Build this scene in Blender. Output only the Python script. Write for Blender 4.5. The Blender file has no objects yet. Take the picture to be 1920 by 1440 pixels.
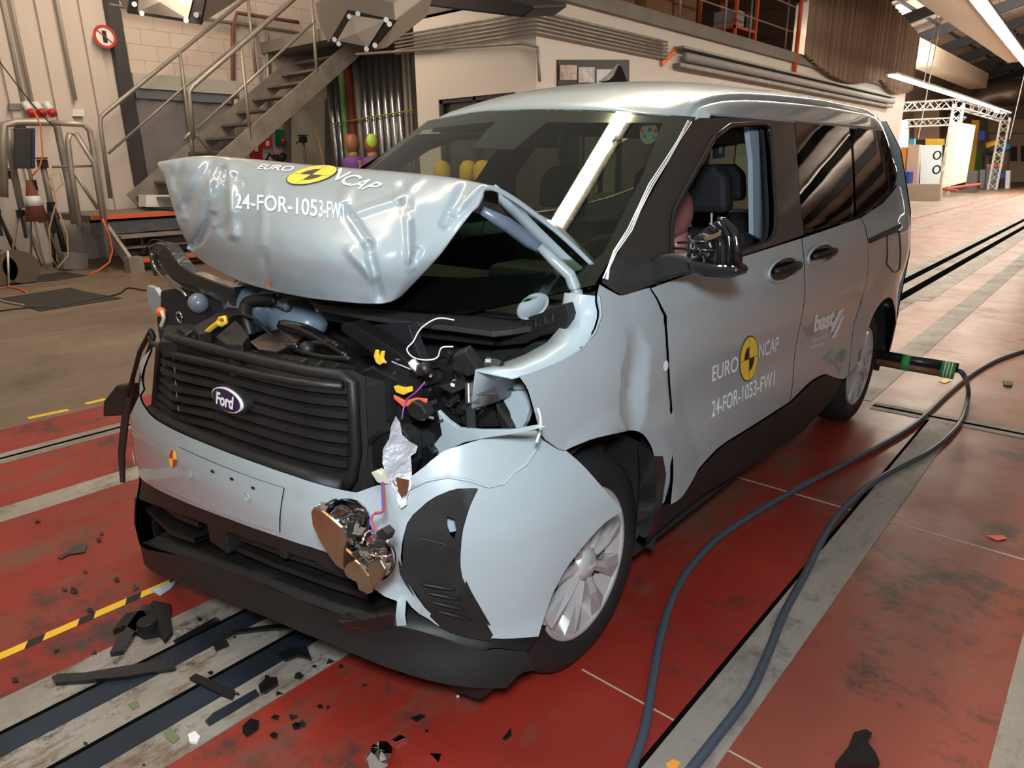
import bpy, math, random
from mathutils import Vector, Matrix, noise
from mathutils.geometry import delaunay_2d_cdt
from mathutils.bvhtree import BVHTree
random.seed(7)
R = math.radians
scene = bpy.context.scene
col = scene.collection
# ---------------------------------------------------------------- camera
CAM = Vector((1.808, -1.414, 1.436)); YAW, PITCH, ROLL, FPX = -.723, .307, -.013, 1292.1
_cy, _sy, _cp, _sp = math.cos(YAW), math.sin(YAW), math.cos(PITCH), math.sin(PITCH)
_f = Vector((_sy*_cp, _cy*_cp, -_sp)); _r0 = Vector((_cy, -_sy, 0)); _u0 = _r0.cross(_f)
_r = math.cos(ROLL)*_r0 + math.sin(ROLL)*_u0; _u = -math.sin(ROLL)*_r0 + math.cos(ROLL)*_u0
cd = bpy.data.cameras.new('camera'); cam = bpy.data.objects.new('camera', cd); col.objects.link(cam)
cd.sensor_width = 36; cd.lens = FPX/1920*36; cd.clip_start = .05; cd.clip_end = 200
m3 = Matrix((_r, _u, -_f)).transposed()
cam.matrix_world = Matrix.Translation(CAM) @ m3.to_4x4()
scene.camera = cam
# ---------------------------------------------------------------- world, exposure, lights
w = bpy.data.worlds.new('world'); scene.world = w; w.use_nodes = True
w.node_tree.nodes['Background'].inputs[0].default_value = (1.0, .90, .80, 1)
w.node_tree.nodes['Background'].inputs[1].default_value = .30
vs = scene.view_settings
vs.view_transform = 'Standard'; vs.look = 'None'; vs.gamma = 1; vs.use_curve_mapping = False; vs.exposure = 0.10
def area(name, loc, target, size, power, color, size_y=None):
    l = bpy.data.lights.new(name, 'AREA'); l.energy = power; l.color = color; l.size = size
    if size_y: l.shape = 'RECTANGLE'; l.size_y = size_y
    o = bpy.data.objects.new(name, l); col.objects.link(o); o.location = loc
    o.rotation_euler = (Vector(target)-Vector(loc)).to_track_quat('-Z', 'Y').to_euler()
    return o
FLASH = area('flash_light', (1.93, -1.55, 1.75), (.1, .6, .5), .16, 62, (.83, .92, 1.0))
area('hall_light_near', (-.98, 3.2, 4.20), (-.98, 3.2, 0), .16, 165, (1.0, .86, .70), 12)
area('hall_light_stairs', (-7.2, 3.0, 5.2), (-10.2, 4.8, 1.4), .5, 260, (1.0, .80, .60), 6)
area('hall_light_far', (-1.22, 25, 4.0), (-1.22, 25, 0), .3, 600, (1.0, .88, .72), 28)
area('roof_fill_light', (-2.5, 30, 4.75), (-3.2, 30, 9), 1.0, 2400, (1.0, .90, .78), 34)  # added upward fill that brightens the roof deck, not a hall fixture
area('workshop_light', (-3.8, 34, 3.55), (-4.2, 34, 0), .3, 1500, (1.0, .96, .90), 24)
# ---------------------------------------------------------------- photo geometry helpers (lens of this camera)
def ray(px, py): return _f + (px-960)/FPX*_r - (py-720)/FPX*_u
def on(px, py, ax, v):
    d = ray(px, py); return CAM + d*((v-CAM[ax])/d[ax])
def PX(px, py, x): return on(px, py, 0, x)
def PY(px, py, y): return on(px, py, 1, y)
def PZ(px, py, z=0.): return on(px, py, 2, z)
def march(px, py, g, t0=.25, t1=9., st=.015):
    d = ray(px, py); t = t0; best = (1e9, t0); p0 = g(CAM+d*t0)
    while t < t1:
        v = g(CAM+d*t)
        if v < 0:
            a, b = t-st, t
            for _ in range(22):
                m = (a+b)/2
                if g(CAM+d*m) < 0: b = m
                else: a = m
            return CAM+d*b
        if v < best[0]: best = (v, t)
        t += st
    return CAM+d*best[1]
def lerp_tab(tab, x):
    if x <= tab[0][0]: return tab[0][1]
    for (a, va), (b, vb) in zip(tab, tab[1:]):
        if x <= b:
            return va+(vb-va)*(x-a)/(b-a)
    return tab[-1][1]
def smooth_tab(tab, lo, hi, n=200, k=3):
    xs = [lo+(hi-lo)*i/n for i in range(n+1)]; ys = [lerp_tab(tab, x) for x in xs]
    for _ in range(k):
        ys = [ys[0]]+[(ys[i-1]+ys[i]+ys[i+1])/3 for i in range(1, n)]+[ys[-1]]
    def f(x):
        t = (x-lo)/(hi-lo)*n; i = max(0, min(n-1, int(math.floor(t)))); t = max(0, min(1, t-i))
        return ys[i]*(1-t)+ys[i+1]*t
    return f
# ---------------------------------------------------------------- materials
MATS = {}
def M(name, c, rough=.5, metal=0., coat=0., var=0., scale=6., bump=0., bscale=60., emit=None, stretch=None, spec=.5, c2=None, cr=.08):
    if name in MATS: return MATS[name]
    m = bpy.data.materials.new(name); m.use_nodes = True; nt = m.node_tree; b = nt.nodes['Principled BSDF']
    b.inputs['Base Color'].default_value = (*c, 1); b.inputs['Roughness'].default_value = rough
    b.inputs['Metallic'].default_value = metal; b.inputs['Coat Weight'].default_value = coat; b.inputs['Coat Roughness'].default_value = cr
    b.inputs['Specular IOR Level'].default_value = spec
    if emit: b.inputs['Emission Color'].default_value = (*emit[:3], 1); b.inputs['Emission Strength'].default_value = emit[3]
    tc = nt.nodes.new('ShaderNodeTexCoord'); mp = nt.nodes.new('ShaderNodeMapping'); nt.links.new(tc.outputs['Object'], mp.inputs[0])
    if stretch: mp.inputs['Scale'].default_value = stretch
    if var or c2:
        n = nt.nodes.new('ShaderNodeTexNoise'); n.inputs['Scale'].default_value = scale; n.inputs['Detail'].default_value = 6
        nt.links.new(mp.outputs[0], n.inputs['Vector'])
        rp = nt.nodes.new('ShaderNodeValToRGB'); rp.color_ramp.elements[0].position = .33; rp.color_ramp.elements[1].position = .67
        d = c2 if c2 else tuple(x*(1-var) for x in c)
        rp.color_ramp.elements[0].color = (*d, 1); rp.color_ramp.elements[1].color = (*c, 1)
        nt.links.new(n.outputs['Fac'], rp.inputs[0]); nt.links.new(rp.outputs[0], b.inputs['Base Color'])
    if bump:
        n = nt.nodes.new('ShaderNodeTexNoise'); n.inputs['Scale'].default_value = bscale; n.inputs['Detail'].default_value = 4
        nt.links.new(mp.outputs[0], n.inputs['Vector'])
        bp = nt.nodes.new('ShaderNodeBump'); bp.inputs['Strength'].default_value = bump; bp.inputs['Distance'].default_value = .01
        nt.links.new(n.outputs['Fac'], bp.inputs['Height']); nt.links.new(bp.outputs[0], b.inputs['Normal'])
    MATS[name] = m; return m
def glass_mat(name, tint, rough=.0, base=.04):
    if name in MATS: return MATS[name]
    m = bpy.data.materials.new(name); m.use_nodes = True; nt = m.node_tree; nt.nodes.remove(nt.nodes['Principled BSDF'])
    out = [n for n in nt.nodes if n.type == 'OUTPUT_MATERIAL'][0]
    t = nt.nodes.new('ShaderNodeBsdfTransparent'); t.inputs[0].default_value = (*tint, 1)
    g = nt.nodes.new('ShaderNodeBsdfGlossy'); g.inputs['Roughness'].default_value = rough
    fr = nt.nodes.new('ShaderNodeFresnel'); fr.inputs[0].default_value = 1.5
    mx = nt.nodes.new('ShaderNodeMixShader'); nt.links.new(fr.outputs[0], mx.inputs[0]); nt.links.new(t.outputs[0], mx.inputs[1]); nt.links.new(g.outputs[0], mx.inputs[2])
    ge = nt.nodes.new('ShaderNodeNewGeometry'); sb = nt.nodes.new('ShaderNodeMath'); sb.operation = 'SUBTRACT'; sb.inputs[0].default_value = 1; nt.links.new(ge.outputs['Backfacing'], sb.inputs[1])
    ml = nt.nodes.new('ShaderNodeMath'); ml.operation = 'MULTIPLY'; nt.links.new(fr.outputs[0], ml.inputs[0]); nt.links.new(sb.outputs[0], ml.inputs[1]); nt.links.new(ml.outputs[0], mx.inputs[0])
    nt.links.new(mx.outputs[0], out.inputs[0]); MATS[name] = m; return m
paint = M('pale grey-blue paint', (.325, .372, .385), .30, 0, .8, var=.03, scale=2, cr=.03)
paint_in = M('pale grey-blue inner paint', (.34, .41, .44), .4, 0, .3)
blackp = M('black textured plastic', (.013, .012, .0115), .5, bump=.10, bscale=300, var=.3, scale=9, spec=.35)
trimb = M('dark trim film', (.030, .028, .026), .38, coat=.2)
gloss = M('gloss black plastic', (.006, .006, .007), .12, coat=.6)
darkin = M('dark interior', (.012, .012, .014), .75)
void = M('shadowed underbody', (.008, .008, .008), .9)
rubber = M('tyre rubber', (.012, .012, .013), .6, bump=.1, bscale=90)
chrome = M('chrome', (.80, .80, .82), .08, 1.)
bronze = M('brown mirrored reflector', (.50, .34, .21), .28, .9, c2=(.42, .28, .17), scale=20)
steel = M('steel', (.45, .45, .46), .35, 1.)
silver = M('silver wheel paint', (.56, .55, .54), .32, .4, .4)
white = M('white', (.80, .80, .78), .5)
lettering = M('white lettering', (.86, .86, .86), .45)
yellow = M('yellow', (.80, .50, .03), .45)
sticker_y = M('sticker yellow', (.85, .60, .05), .4)
black = M('black', (.012, .012, .012), .5)
red = M('red', (.55, .03, .02), .45)
orange = M('orange', (.80, .13, .03), .5)
blue = M('blue', (.02, .07, .45), .5)
green = M('green tape', (.05, .30, .07), .6)
wscreen = glass_mat('windscreen glass', (.70, .76, .66))
privacy = glass_mat('privacy glass', (.30, .31, .28))
# ---------------------------------------------------------------- mesh building
def put(name, me, mat, parent=None, smooth=False, label=None):
    o = bpy.data.objects.new(name, me); col.objects.link(o)
    if mat and not me.materials:
        for m in (mat if isinstance(mat, (list, tuple)) else [mat]): me.materials.append(m)
    if parent: o.parent = parent; o.matrix_parent_inverse = parent_inv(parent)
    if smooth:
        me.polygons.foreach_set('use_smooth', [True]*len(me.polygons))
    if label: o['label'] = label
    return o
def parent_inv(p):
    m = p.matrix_basis.copy(); q = p
    while q.parent: q = q.parent; m = q.matrix_basis @ m if q.parent is None else m
    if p.parent: return (p.parent.matrix_basis @ p.matrix_parent_inverse @ p.matrix_basis).inverted() if p.parent.parent is None else Matrix.Identity(4)
    return p.matrix_basis.inverted()
def tag(o, label, cat, group=None, kind=None):
    if label: o['label'] = label
    if cat: o['category'] = cat
    if group: o['group'] = group
    if kind: o['kind'] = kind
    return o
def empty(name, loc=(0, 0, 0), rz=0, label=None, cat=None, group=None):
    o = bpy.data.objects.new(name, None); col.objects.link(o); o.location = loc; o.rotation_euler = (0, 0, rz); o.empty_display_size = .1
    o.matrix_basis = Matrix.Translation(Vector(loc)) @ Matrix.Rotation(rz, 4, 'Z')
    return tag(o, label, cat, group)
def struct(o): o['kind'] = 'structure'; return o
class MB:
    def __init__(s): s.v = []; s.f = []; s.m = []; s.mi = 0
    def add(s, vs, fs):
        n = len(s.v); s.v += [Vector(v) for v in vs]; s.f += [tuple(i+n for i in f) for f in fs]; s.m += [s.mi]*len(fs); return s
    def box(s, c, size, rot=None):
        c = Vector(c); x, y, z = [k/2 for k in size]; Rm = rot if rot is not None else Matrix.Identity(3)
        vs = [c+Rm@Vector((a*x, b*y, d*z)) for a in (-1, 1) for b in (-1, 1) for d in (-1, 1)]
        return s.add(vs, [(0, 1, 3, 2), (4, 6, 7, 5), (0, 4, 5, 1), (2, 3, 7, 6), (0, 2, 6, 4), (1, 5, 7, 3)])
    def bb(s, a, b): return s.box(((a[0]+b[0])/2, (a[1]+b[1])/2, (a[2]+b[2])/2), (abs(b[0]-a[0]), abs(b[1]-a[1]), abs(b[2]-a[2])))
    def beam(s, a, b, w, h, up=(0, 0, 1)):
        a = Vector(a); b = Vector(b); d = (b-a); L = d.length; d = d.normalized(); u = Vector(up)
        if abs(d.dot(u)) > .98: u = Vector((0, 1, 0))
        x = d.cross(u).normalized(); z = x.cross(d); Rm = Matrix((x, d, z)).transposed()
        return s.box((a+b)/2, (w, L, h), Rm)
    def tube(s, pts, r, n=8, closed=False, caps=True):
        pts = [Vector(p) for p in pts]; N = len(pts); base = len(s.v); prev = None; rings = []
        for i, p in enumerate(pts):
            if closed: t = pts[(i+1) % N]-pts[i-1]
            else: t = pts[min(i+1, N-1)]-pts[max(i-1, 0)]
            t = t.normalized() if t.length > 1e-9 else Vector((0, 0, 1))
            if prev is None:
                a = Vector((0, 0, 1)) if abs(t.z) < .9 else Vector((1, 0, 0)); x = t.cross(a).normalized()
            else: x = (prev-t*prev.dot(t)); x = x.normalized() if x.length > 1e-6 else prev
            prev = x; y = t.cross(x); rr = r[i] if isinstance(r, (list, tuple)) else r
            s.v += [p+(math.cos(2*math.pi*k/n)*x+math.sin(2*math.pi*k/n)*y)*rr for k in range(n)]
        fs = []
        for i in range(N if closed else N-1):
            j = (i+1) % N
            fs += [(base+i*n+k, base+i*n+(k+1) % n, base+j*n+(k+1) % n, base+j*n+k) for k in range(n)]
        if caps and not closed: fs += [tuple(base+k for k in range(n))[::-1], tuple(base+(N-1)*n+k for k in range(n))]
        s.f += fs; s.m += [s.mi]*len(fs); return s
    def cyl(s, a, b, r, n=16, r2=None): return s.tube([a, b], [r, r if r2 is None else r2], n)
    def lathe(s, prof, o=(0, 0, 0), axis='X', n=48, closed=True):
        base = len(s.v); o = Vector(o); K = len(prof)
        for k in range(n):
            a = 2*math.pi*k/n; c, q = math.cos(a), math.sin(a)
            for (r, h) in prof:
                s.v.append(o+(Vector((h, r*c, r*q)) if axis == 'X' else Vector((r*c, r*q, h))))
        fs = [(base+k*K+i, base+k*K+i+1, base+((k+1) % n)*K+i+1, base+((k+1) % n)*K+i) for k in range(n) for i in range(K-1)]
        s.f += fs; s.m += [s.mi]*len(fs); return s
    def prism(s, poly, d):
        n = len(poly); d = Vector(d); vs = [Vector(p) for p in poly]
        s.add(vs+[v+d for v in vs], [tuple(range(n))[::-1], tuple(range(n, 2*n))]+[(i, (i+1) % n, n+(i+1) % n, n+i) for i in range(n)])
        return s
    def build(s, name, mat, parent=None, smooth=False, bevel=0, label=None, subsurf=0, auto=None):
        me = bpy.data.meshes.new(name); me.from_pydata(s.v, [], s.f); me.validate()
        for m in (mat if isinstance(mat, (list, tuple)) else [mat]): me.materials.append(m)
        if max(s.m or [0]) > 0 and len(me.polygons) == len(s.m): me.polygons.foreach_set('material_index', s.m)
        me.update()
        import bmesh
        bm = bmesh.new(); bm.from_mesh(me); bmesh.ops.recalc_face_normals(bm, faces=bm.faces); bm.to_mesh(me); bm.free()
        o = put(name, me, None, parent, smooth, label)
        if bevel:
            b = o.modifiers.new('bevel', 'BEVEL'); b.width = bevel; b.segments = 2; b.limit_method = 'ANGLE'; b.angle_limit = R(40)
        if subsurf: q = o.modifiers.new('sub', 'SUBSURF'); q.levels = subsurf; q.render_levels = subsurf
        if auto: me.set_sharp_from_angle(angle=R(auto))
        return o
def inpoly(p, poly):
    x, y = p; c = False; n = len(poly); j = n-1
    for i in range(n):
        xi, yi = poly[i][0], poly[i][1]; xj, yj = poly[j][0], poly[j][1]
        if (yi > y) != (yj > y) and x < (xj-xi)*(y-yi)/(yj-yi)+xi: c = not c
        j = i
    return c
def segd(p, a, b):
    ax, ay = a[0], a[1]; dx, dy = b[0]-ax, b[1]-ay; L = dx*dx+dy*dy
    t = max(0, min(1, ((p[0]-ax)*dx+(p[1]-ay)*dy)/L)) if L else 0
    return math.hypot(p[0]-ax-t*dx, p[1]-ay-t*dy)
def resample(poly, res):
    out = []
    for a, b in zip(poly, poly[1:]+poly[:1]):
        n = max(1, int(math.ceil(math.hypot(b[0]-a[0], b[1]-a[1])/res)))
        out += [(a[0]+(b[0]-a[0])*k/n, a[1]+(b[1]-a[1])*k/n) for k in range(n)]
    return out
def chaikin(poly, k=1, keep=None):
    for _ in range(k):
        q = []
        n = len(poly)
        for i in range(n):
            a, b, c = poly[i-1], poly[i], poly[(i+1) % n]
            v1 = Vector((b[0]-a[0], b[1]-a[1])); v2 = Vector((c[0]-b[0], c[1]-b[1]))
            if v1.length and v2.length and v1.angle(v2) > R(50): q.append(b)
            else: q += [(b[0]*.8+a[0]*.2, b[1]*.8+a[1]*.2), (b[0]*.8+c[0]*.2, b[1]*.8+c[1]*.2)]
        poly = q
    return poly
def inset(poly, d):
    n = len(poly); A = sum(poly[i][0]*poly[(i+1) % n][1]-poly[(i+1) % n][0]*poly[i][1] for i in range(n)); s = 1 if A > 0 else -1
    out = []
    for i in range(n):
        a, b, c = poly[i-1], poly[i], poly[(i+1) % n]
        n1 = Vector((-(b[1]-a[1]), b[0]-a[0])); n2 = Vector((-(c[1]-b[1]), c[0]-b[0]))
        if n1.length < 1e-9 or n2.length < 1e-9: out.append(b); continue
        n1.normalize(); n2.normalize(); m = (n1+n2)
        m = m.normalized() if m.length > .2 else n1
        k = 1/max(.4, m.dot(n1)); out.append((b[0]+s*d*m.x*k, b[1]+s*d*m.y*k))
    return out
def fill(outline, res, holes=()):
    out = resample(outline, res); hs = [resample(list(h), res) for h in holes]
    vs = [Vector(p) for p in out]; es = [(i, (i+1) % len(out)) for i in range(len(out))]
    for h in hs:
        b = len(vs); vs += [Vector(p) for p in h]; es += [(b+i, b+(i+1) % len(h)) for i in range(len(h))]
    x0 = min(p[0] for p in out); x1 = max(p[0] for p in out); y0 = min(p[1] for p in out); y1 = max(p[1] for p in out)
    loops = [out]+hs
    y = y0+res*.5; row = 0
    while y < y1:
        x = x0+res*(.5 if row % 2 else .25)
        while x < x1:
            p = (x, y)
            if inpoly(p, out) and not any(inpoly(p, h) for h in hs):
                if all(segd(p, l[i-1], l[i]) > res*.35 for l in loops for i in range(len(l)) if abs(l[i][0]-x) < 2*res and abs(l[i][1]-y) < 2*res):
                    vs.append(Vector(p))
            x += res
        y += res*.87; row += 1
    V, E_, Fc, *_ = delaunay_2d_cdt(vs, es, [], 0, 1e-7)
    tris = []
    for f in Fc:
        c = (sum(V[i][0] for i in f)/len(f), sum(V[i][1] for i in f)/len(f))
        if inpoly(c, out) and not any(inpoly(c, h) for h in hs): tris.append(tuple(f))
    return V, tris
BV = {}
def panel(name, uv, fmap, mat, parent, outd, res=.05, thick=.008, holes=(), gap=0., smooth=True, ch=1, label=None, keep=None, keymesh=None):
    """sheet filling the outline uv, laid on the surface fmap; outd = rough outward direction"""
    uv = chaikin([tuple(p) for p in uv], ch) if ch else [tuple(p) for p in uv]
    if gap: uv = inset(uv, gap)
    hs = [chaikin([tuple(p) for p in h], ch) if ch else [tuple(p) for p in h] for h in holes]
    V, T = fill(uv, res, hs)
    P3 = [Vector(fmap(p[0], p[1])) for p in V]; outd = Vector(outd); s = 0
    for t in T:
        n = (P3[t[1]]-P3[t[0]]).cross(P3[t[2]]-P3[t[0]]); s += n.dot(outd)
    if s < 0: T = [t[::-1] for t in T]
    BV[keymesh or name] = BVHTree.FromPolygons(P3, T)
    e = .006; Nn = []
    for i, p in enumerate(V):
        a = Vector(fmap(p[0]+e, p[1]))-Vector(fmap(p[0]-e, p[1])); b = Vector(fmap(p[0], p[1]+e))-Vector(fmap(p[0], p[1]-e)); n = a.cross(b)
        n = n.normalized() if n.length > 1e-12 else outd.normalized()
        Nn.append(n)
    sgn = sum(n.dot(outd) for n in Nn); Nn = [n if sgn > 0 else -n for n in Nn]
    th = max(thick, .002); n0 = len(P3); cnt = {}
    for t in T:
        for k in range(3): cnt[(t[k], t[(k+1) % 3])] = 1
    bd = [e_ for e_ in cnt if (e_[1], e_[0]) not in cnt]
    vs = P3+[p-n*th for p, n in zip(P3, Nn)]; fs = list(T)+[tuple(i+n0 for i in t[::-1]) for t in T]; nn = Nn+[-n for n in Nn]
    for (a, b) in bd:
        k = len(vs); vs += [P3[b], P3[a], P3[a]-Nn[a]*th, P3[b]-Nn[b]*th]; sn = (P3[a]-P3[b]).cross(Nn[a]); sn = sn.normalized() if sn.length > 1e-9 else Nn[a]; nn += [sn]*4; fs.append((k, k+1, k+2, k+3))
    me = bpy.data.meshes.new(name); me.from_pydata(vs, [], fs); me.materials.append(mat); me.update()
    o = put(name, me, None, parent, True, label)
    me.normals_split_custom_set_from_vertices(nn)
    return o
def text_mesh(s, bold=0., shear=0., space=1.):
    c = bpy.data.curves.new('t', 'FONT'); c.body = s; c.offset = bold; c.shear = shear; c.resolution_u = 4; c.space_character = space
    o = bpy.data.objects.new('t', c); col.objects.link(o); bpy.context.view_layer.update()
    me = bpy.data.meshes.new_from_object(o.evaluated_get(bpy.context.evaluated_depsgraph_get()))
    vs = [Vector(v.co) for v in me.vertices]; fs = [tuple(p.vertices) for p in me.polygons]
    bpy.data.objects.remove(o); bpy.data.curves.remove(c); bpy.data.meshes.remove(me)
    x0 = min(v.x for v in vs); x1 = max(v.x for v in vs); y0 = min(v.y for v in vs); y1 = max(v.y for v in vs)
    return [((v.x-x0)/(x1-x0), (v.y-y0)/(y1-y0)) for v in vs], fs
def cast(px, py, keys, off=.002):
    d = ray(px, py).normalized(); best = None
    for k in keys:
        h = BV[k].ray_cast(CAM, d)
        if h[0] is not None and (best is None or h[3] < best[3]): best = h
    if best is None: return None
    n = best[1] if best[1].dot(d) < 0 else -best[1]
    return best[0]+n*off
def decal(name, uvs, fs, quad, keys, mat, parent, off=.002, label=None):
    """flat mark printed on a surface; quad = bottom-left, bottom-right, top-right, top-left"""
    pts = []
    a, b, c, d = quad
    for (u, v) in uvs:
        px = (a[0]*(1-u)+b[0]*u)*(1-v)+(d[0]*(1-u)+c[0]*u)*v; py = (a[1]*(1-u)+b[1]*u)*(1-v)+(d[1]*(1-u)+c[1]*u)*v
        pts.append(cast(px, py, keys, off))
    fs = [f for f in fs if all(pts[i] is not None for i in f)]
    pts = [p if p is not None else Vector((0, 0, 0)) for p in pts]
    me = bpy.data.meshes.new(name); me.from_pydata(pts, [], fs); me.materials.append(mat); me.validate()
    import bmesh
    bm = bmesh.new(); bm.from_mesh(me); bmesh.ops.delete(bm, geom=[v for v in bm.verts if not v.link_faces], context='VERTS'); bm.to_mesh(me); bm.free()
    return put(name, me, None, parent, False, label)
def disc_uv(n=32, r0=0., r1=.5, a0=0., a1=360., rings=3, cx=.5, cy=.5):
    uv = []; fs = []
    for i in range(rings+1):
        r = r0+(r1-r0)*i/rings
        for k in range(n+1):
            a = R(a0+(a1-a0)*k/n); uv.append((cx+r*math.cos(a), cy+r*math.sin(a)))
    for i in range(rings):
        for k in range(n): q = i*(n+1)+k; fs.append((q, q+1, q+n+2, q+n+1))
    return uv, fs
# ================================================================ the crashed car
car = empty('car', (0, 1.3, 0), 0, 'crashed pale grey-blue van-like car with crumpled bonnet standing on the red floor', 'car')
TZ = smooth_tab([(.12, .83), (.22, .845), (.34, .866), (.5, .874), (.7, .884), (.93, .895), (1.0, .888), (1.06, .878), (1.15, .858), (1.3, .800), (1.45, .738), (1.58, .680), (1.63, .655), (1.68, .622), (1.71, .600), (1.74, .55), (1.77, .45)], .1, 1.8, k=22)
TYR = smooth_tab([(-1, .05), (-.5, .02), (0, 0), (2.85, 0), (3.05, .008), (3.2, .028), (3.32, .07), (3.38, .12), (3.42, .20), (3.45, .40), (3.47, .95)], -1, 3.6, k=2)
def S(y, z): return TZ(z)-TYR(y)
def hitS(px, py, off=0): 
    p = march(px, py, lambda q: q.x-S(q.y, q.z)-off); return p
def SU(pts, off=0): return [(min(3.43, p.y), min(1.70, p.z)) for p in (hitS(a, b, off) for a, b in pts)]
def sideL(off=0, dx=None): return lambda y, z: Vector((S(y, z)+off+(dx(y, z) if dx else 0), y, z))
def sideR(off=0): return lambda y, z: Vector((-S(y, z)-off, y, z))
ROOFZ_ = smooth_tab([(.68, 1.612), (.80, 1.668), (.95, 1.715), (1.1, 1.745), (1.3, 1.766), (1.6, 1.785), (2.2, 1.795), (2.8, 1.788), (3.15, 1.765), (3.35, 1.72), (3.45, 1.66)], .6, 3.5, k=2)
def Wy(x, z): return .83-(1.61-z-.03*x)*1.66-.11*(1-(x/.70)**2)
def hitW(px, py): return march(px, py, lambda q: Wy(q.x, q.z)-q.y)
# hmm: sign handled below
def hitR_(px, py): return march(px, py, lambda q: q.z-Rz(q.x, q.y) if q.y > .6 else 1)
# ---- left flank
frame_out = SU([(1302, 221), (1345, 221), (1440, 221), (1488, 223), (1492, 262), (1500, 380), (1508, 440), (1442, 463), (1384, 481), (1300, 508), (1213, 537), (1182, 549), (1165, 553), (1150, 545), (1128, 529), (1170, 455), (1220, 366), (1262, 290)])
win1 = SU([(1350, 236), (1432, 231), (1441, 240), (1448, 330), (1452, 400), (1450, 440), (1440, 454), (1385, 473), (1300, 500), (1257, 515), (1256, 408), (1285, 352)])
side_frame = panel('side_frame', frame_out, sideL(), trimb, car, (1, 0, 0), .05, .02, holes=[win1], ch=1, label='dark trim film of the pillars and door frame')
for sgn in (1, -1):
    pass
def ring(name, loop, off, w, mat, parent, z=.012, side=1):
    b = MB(); lp = chaikin(list(loop), 1)
    b.tube([Vector((side*(S(y, zz)+off), y, zz)) for y, zz in resample(lp, .05)], w, 6, closed=True)
    return b.build(name, mat, parent, True)
ring('window_seal', win1, .002, .009, gloss, side_frame)
ring('inner_seal', inset(win1, -.02), -.03, .018, darkin, side_frame)
rwin_all = [(1488, 224), (1590, 226), (1675, 233), (1679, 280), (1682, 343), (1655, 378), (1618, 405), (1560, 424), (1507, 441), (1499, 380), (1491, 262)]
seam_t, seam_b = (1593, 226), (1604, 410)
g1 = SU([(1489, 225), (1590, 227), (1601, 410), (1560, 424), (1509, 440), (1499, 380), (1492, 262)])
g2 = SU([(1594, 227), (1675, 233), (1679, 280), (1682, 343), (1655, 378), (1618, 404), (1604, 409)])
o = panel('rear_door_glass', g1, sideL(.001), privacy, car, (1, 0, 0), .06, .004, gap=.003)
o = panel('quarter_glass', g2, sideL(.001), privacy, car, (1, 0, 0), .06, .004, gap=.003)
def band(loop, w): return loop, inset(loop, w)
for nm, g in (('glass_border', g1), ('glass_border', g2)):
    a, b = band(g, .055); panel(nm, a, sideL(-.006), gloss, car, (1, 0, 0), .06, .004, holes=[b], gap=.004)
door_seam = [(1503, 446), (1507, 500), (1508, 570), (1500, 650), (1488, 720), (1481, 753)]
fend_seam = [(1218, 540), (1236, 566), (1248, 600), (1252, 660), (1257, 740), (1259, 800), (1253, 880), (1243, 944)]
clad_top = [(1243, 945), (1268, 929), (1290, 905), (1313, 875), (1350, 837), (1410, 800), (1481, 754), (1519, 717), (1537, 706), (1549, 702), (1562, 709), (1576, 713)]
rear_seam = [(1614, 406), (1624, 432), (1628, 500), (1619, 570), (1604, 615), (1593, 660), (1585, 700), (1577, 712)]
def flank_dx(y, z):
    d = -.016*math.exp(-((z-.70)/.13)**2)*(1 if y > .35 else .3)      # hollow below the shoulder
    d += .010*math.exp(-((z-.36)/.08)**2)
    zc = 1.018+.045*(1-math.exp(-max(0, y)/.9)); d += .006*math.exp(-((z-zc)/.016)**2)*(1 if z > zc else .4) if y > .2 else 0
    for yc in (0., 2.692):
        r = math.hypot(y-yc, z-.33)
        if r < .62: d += .022*max(0, 1-abs(r-.40)/.20)
    return d
DXL = sideL(0, flank_dx)
fd = SU([(1218, 539), (1300, 509), (1384, 482), (1442, 464), (1503, 445)]+door_seam[1:]+clad_top[::-1][5:-1]+fend_seam[::-1][:-1])
front_door = panel('front_door', fd, DXL, paint, car, (1, 0, 0), .045, .01, gap=.0035, ch=1, keymesh='front_door_L')
rd = SU([(1503, 445), (1560, 426), (1614, 407)]+rear_seam[1:]+clad_top[::-1][1:6]+door_seam[::-1][:-1])
rear_door = panel('sliding_door', rd, DXL, paint, car, (1, 0, 0), .045, .01, gap=.0035, ch=1, keymesh='sliding_door_L')
q = SU([(1616, 406), (1655, 380), (1683, 345), (1694, 347)])+[(3.40, 1.15), (3.42, .95), (3.41, .75), (3.38, .56)]
arch_r = [(2.692+.385*math.cos(R(a)), .34+.385*math.sin(R(a))) for a in range(30, 170, 12)]
q2 = SU([(1577, 712)]+rear_seam[::-1][1:])
quarter = panel('quarter_panel', q+[(3.2, .56), (3.06, .52)]+arch_r+q2, DXL, paint, car, (1, 0, 0), .045, .01, gap=.003, ch=0)
clad = SU(clad_top)+SU([(1576, 714), (1566, 735), (1537, 772), (1500, 811), (1440, 850), (1365, 897), (1312, 927), (1275, 957), (1226, 999), (1206, 1020), (1226, 950)])
sill = panel('sill_cladding', clad, sideL(.006), blackp, car, (1, 0, 0), .05, .03, ch=0)
# rear bumper corner and cladding behind the wheel
arch_r2 = [(2.692+.40*math.cos(R(a)), .34+.40*math.sin(R(a))) for a in (10, 0, -12, -25)]
panel('rear_bumper', [(3.06, .52), (3.2, .56), (3.38, .56), (3.44, .50), (3.42, .30), (3.15, .26), (3.06, .30)], sideL(.012), blackp, car, (1, 0, 0), .05, .02, ch=0)
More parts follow.
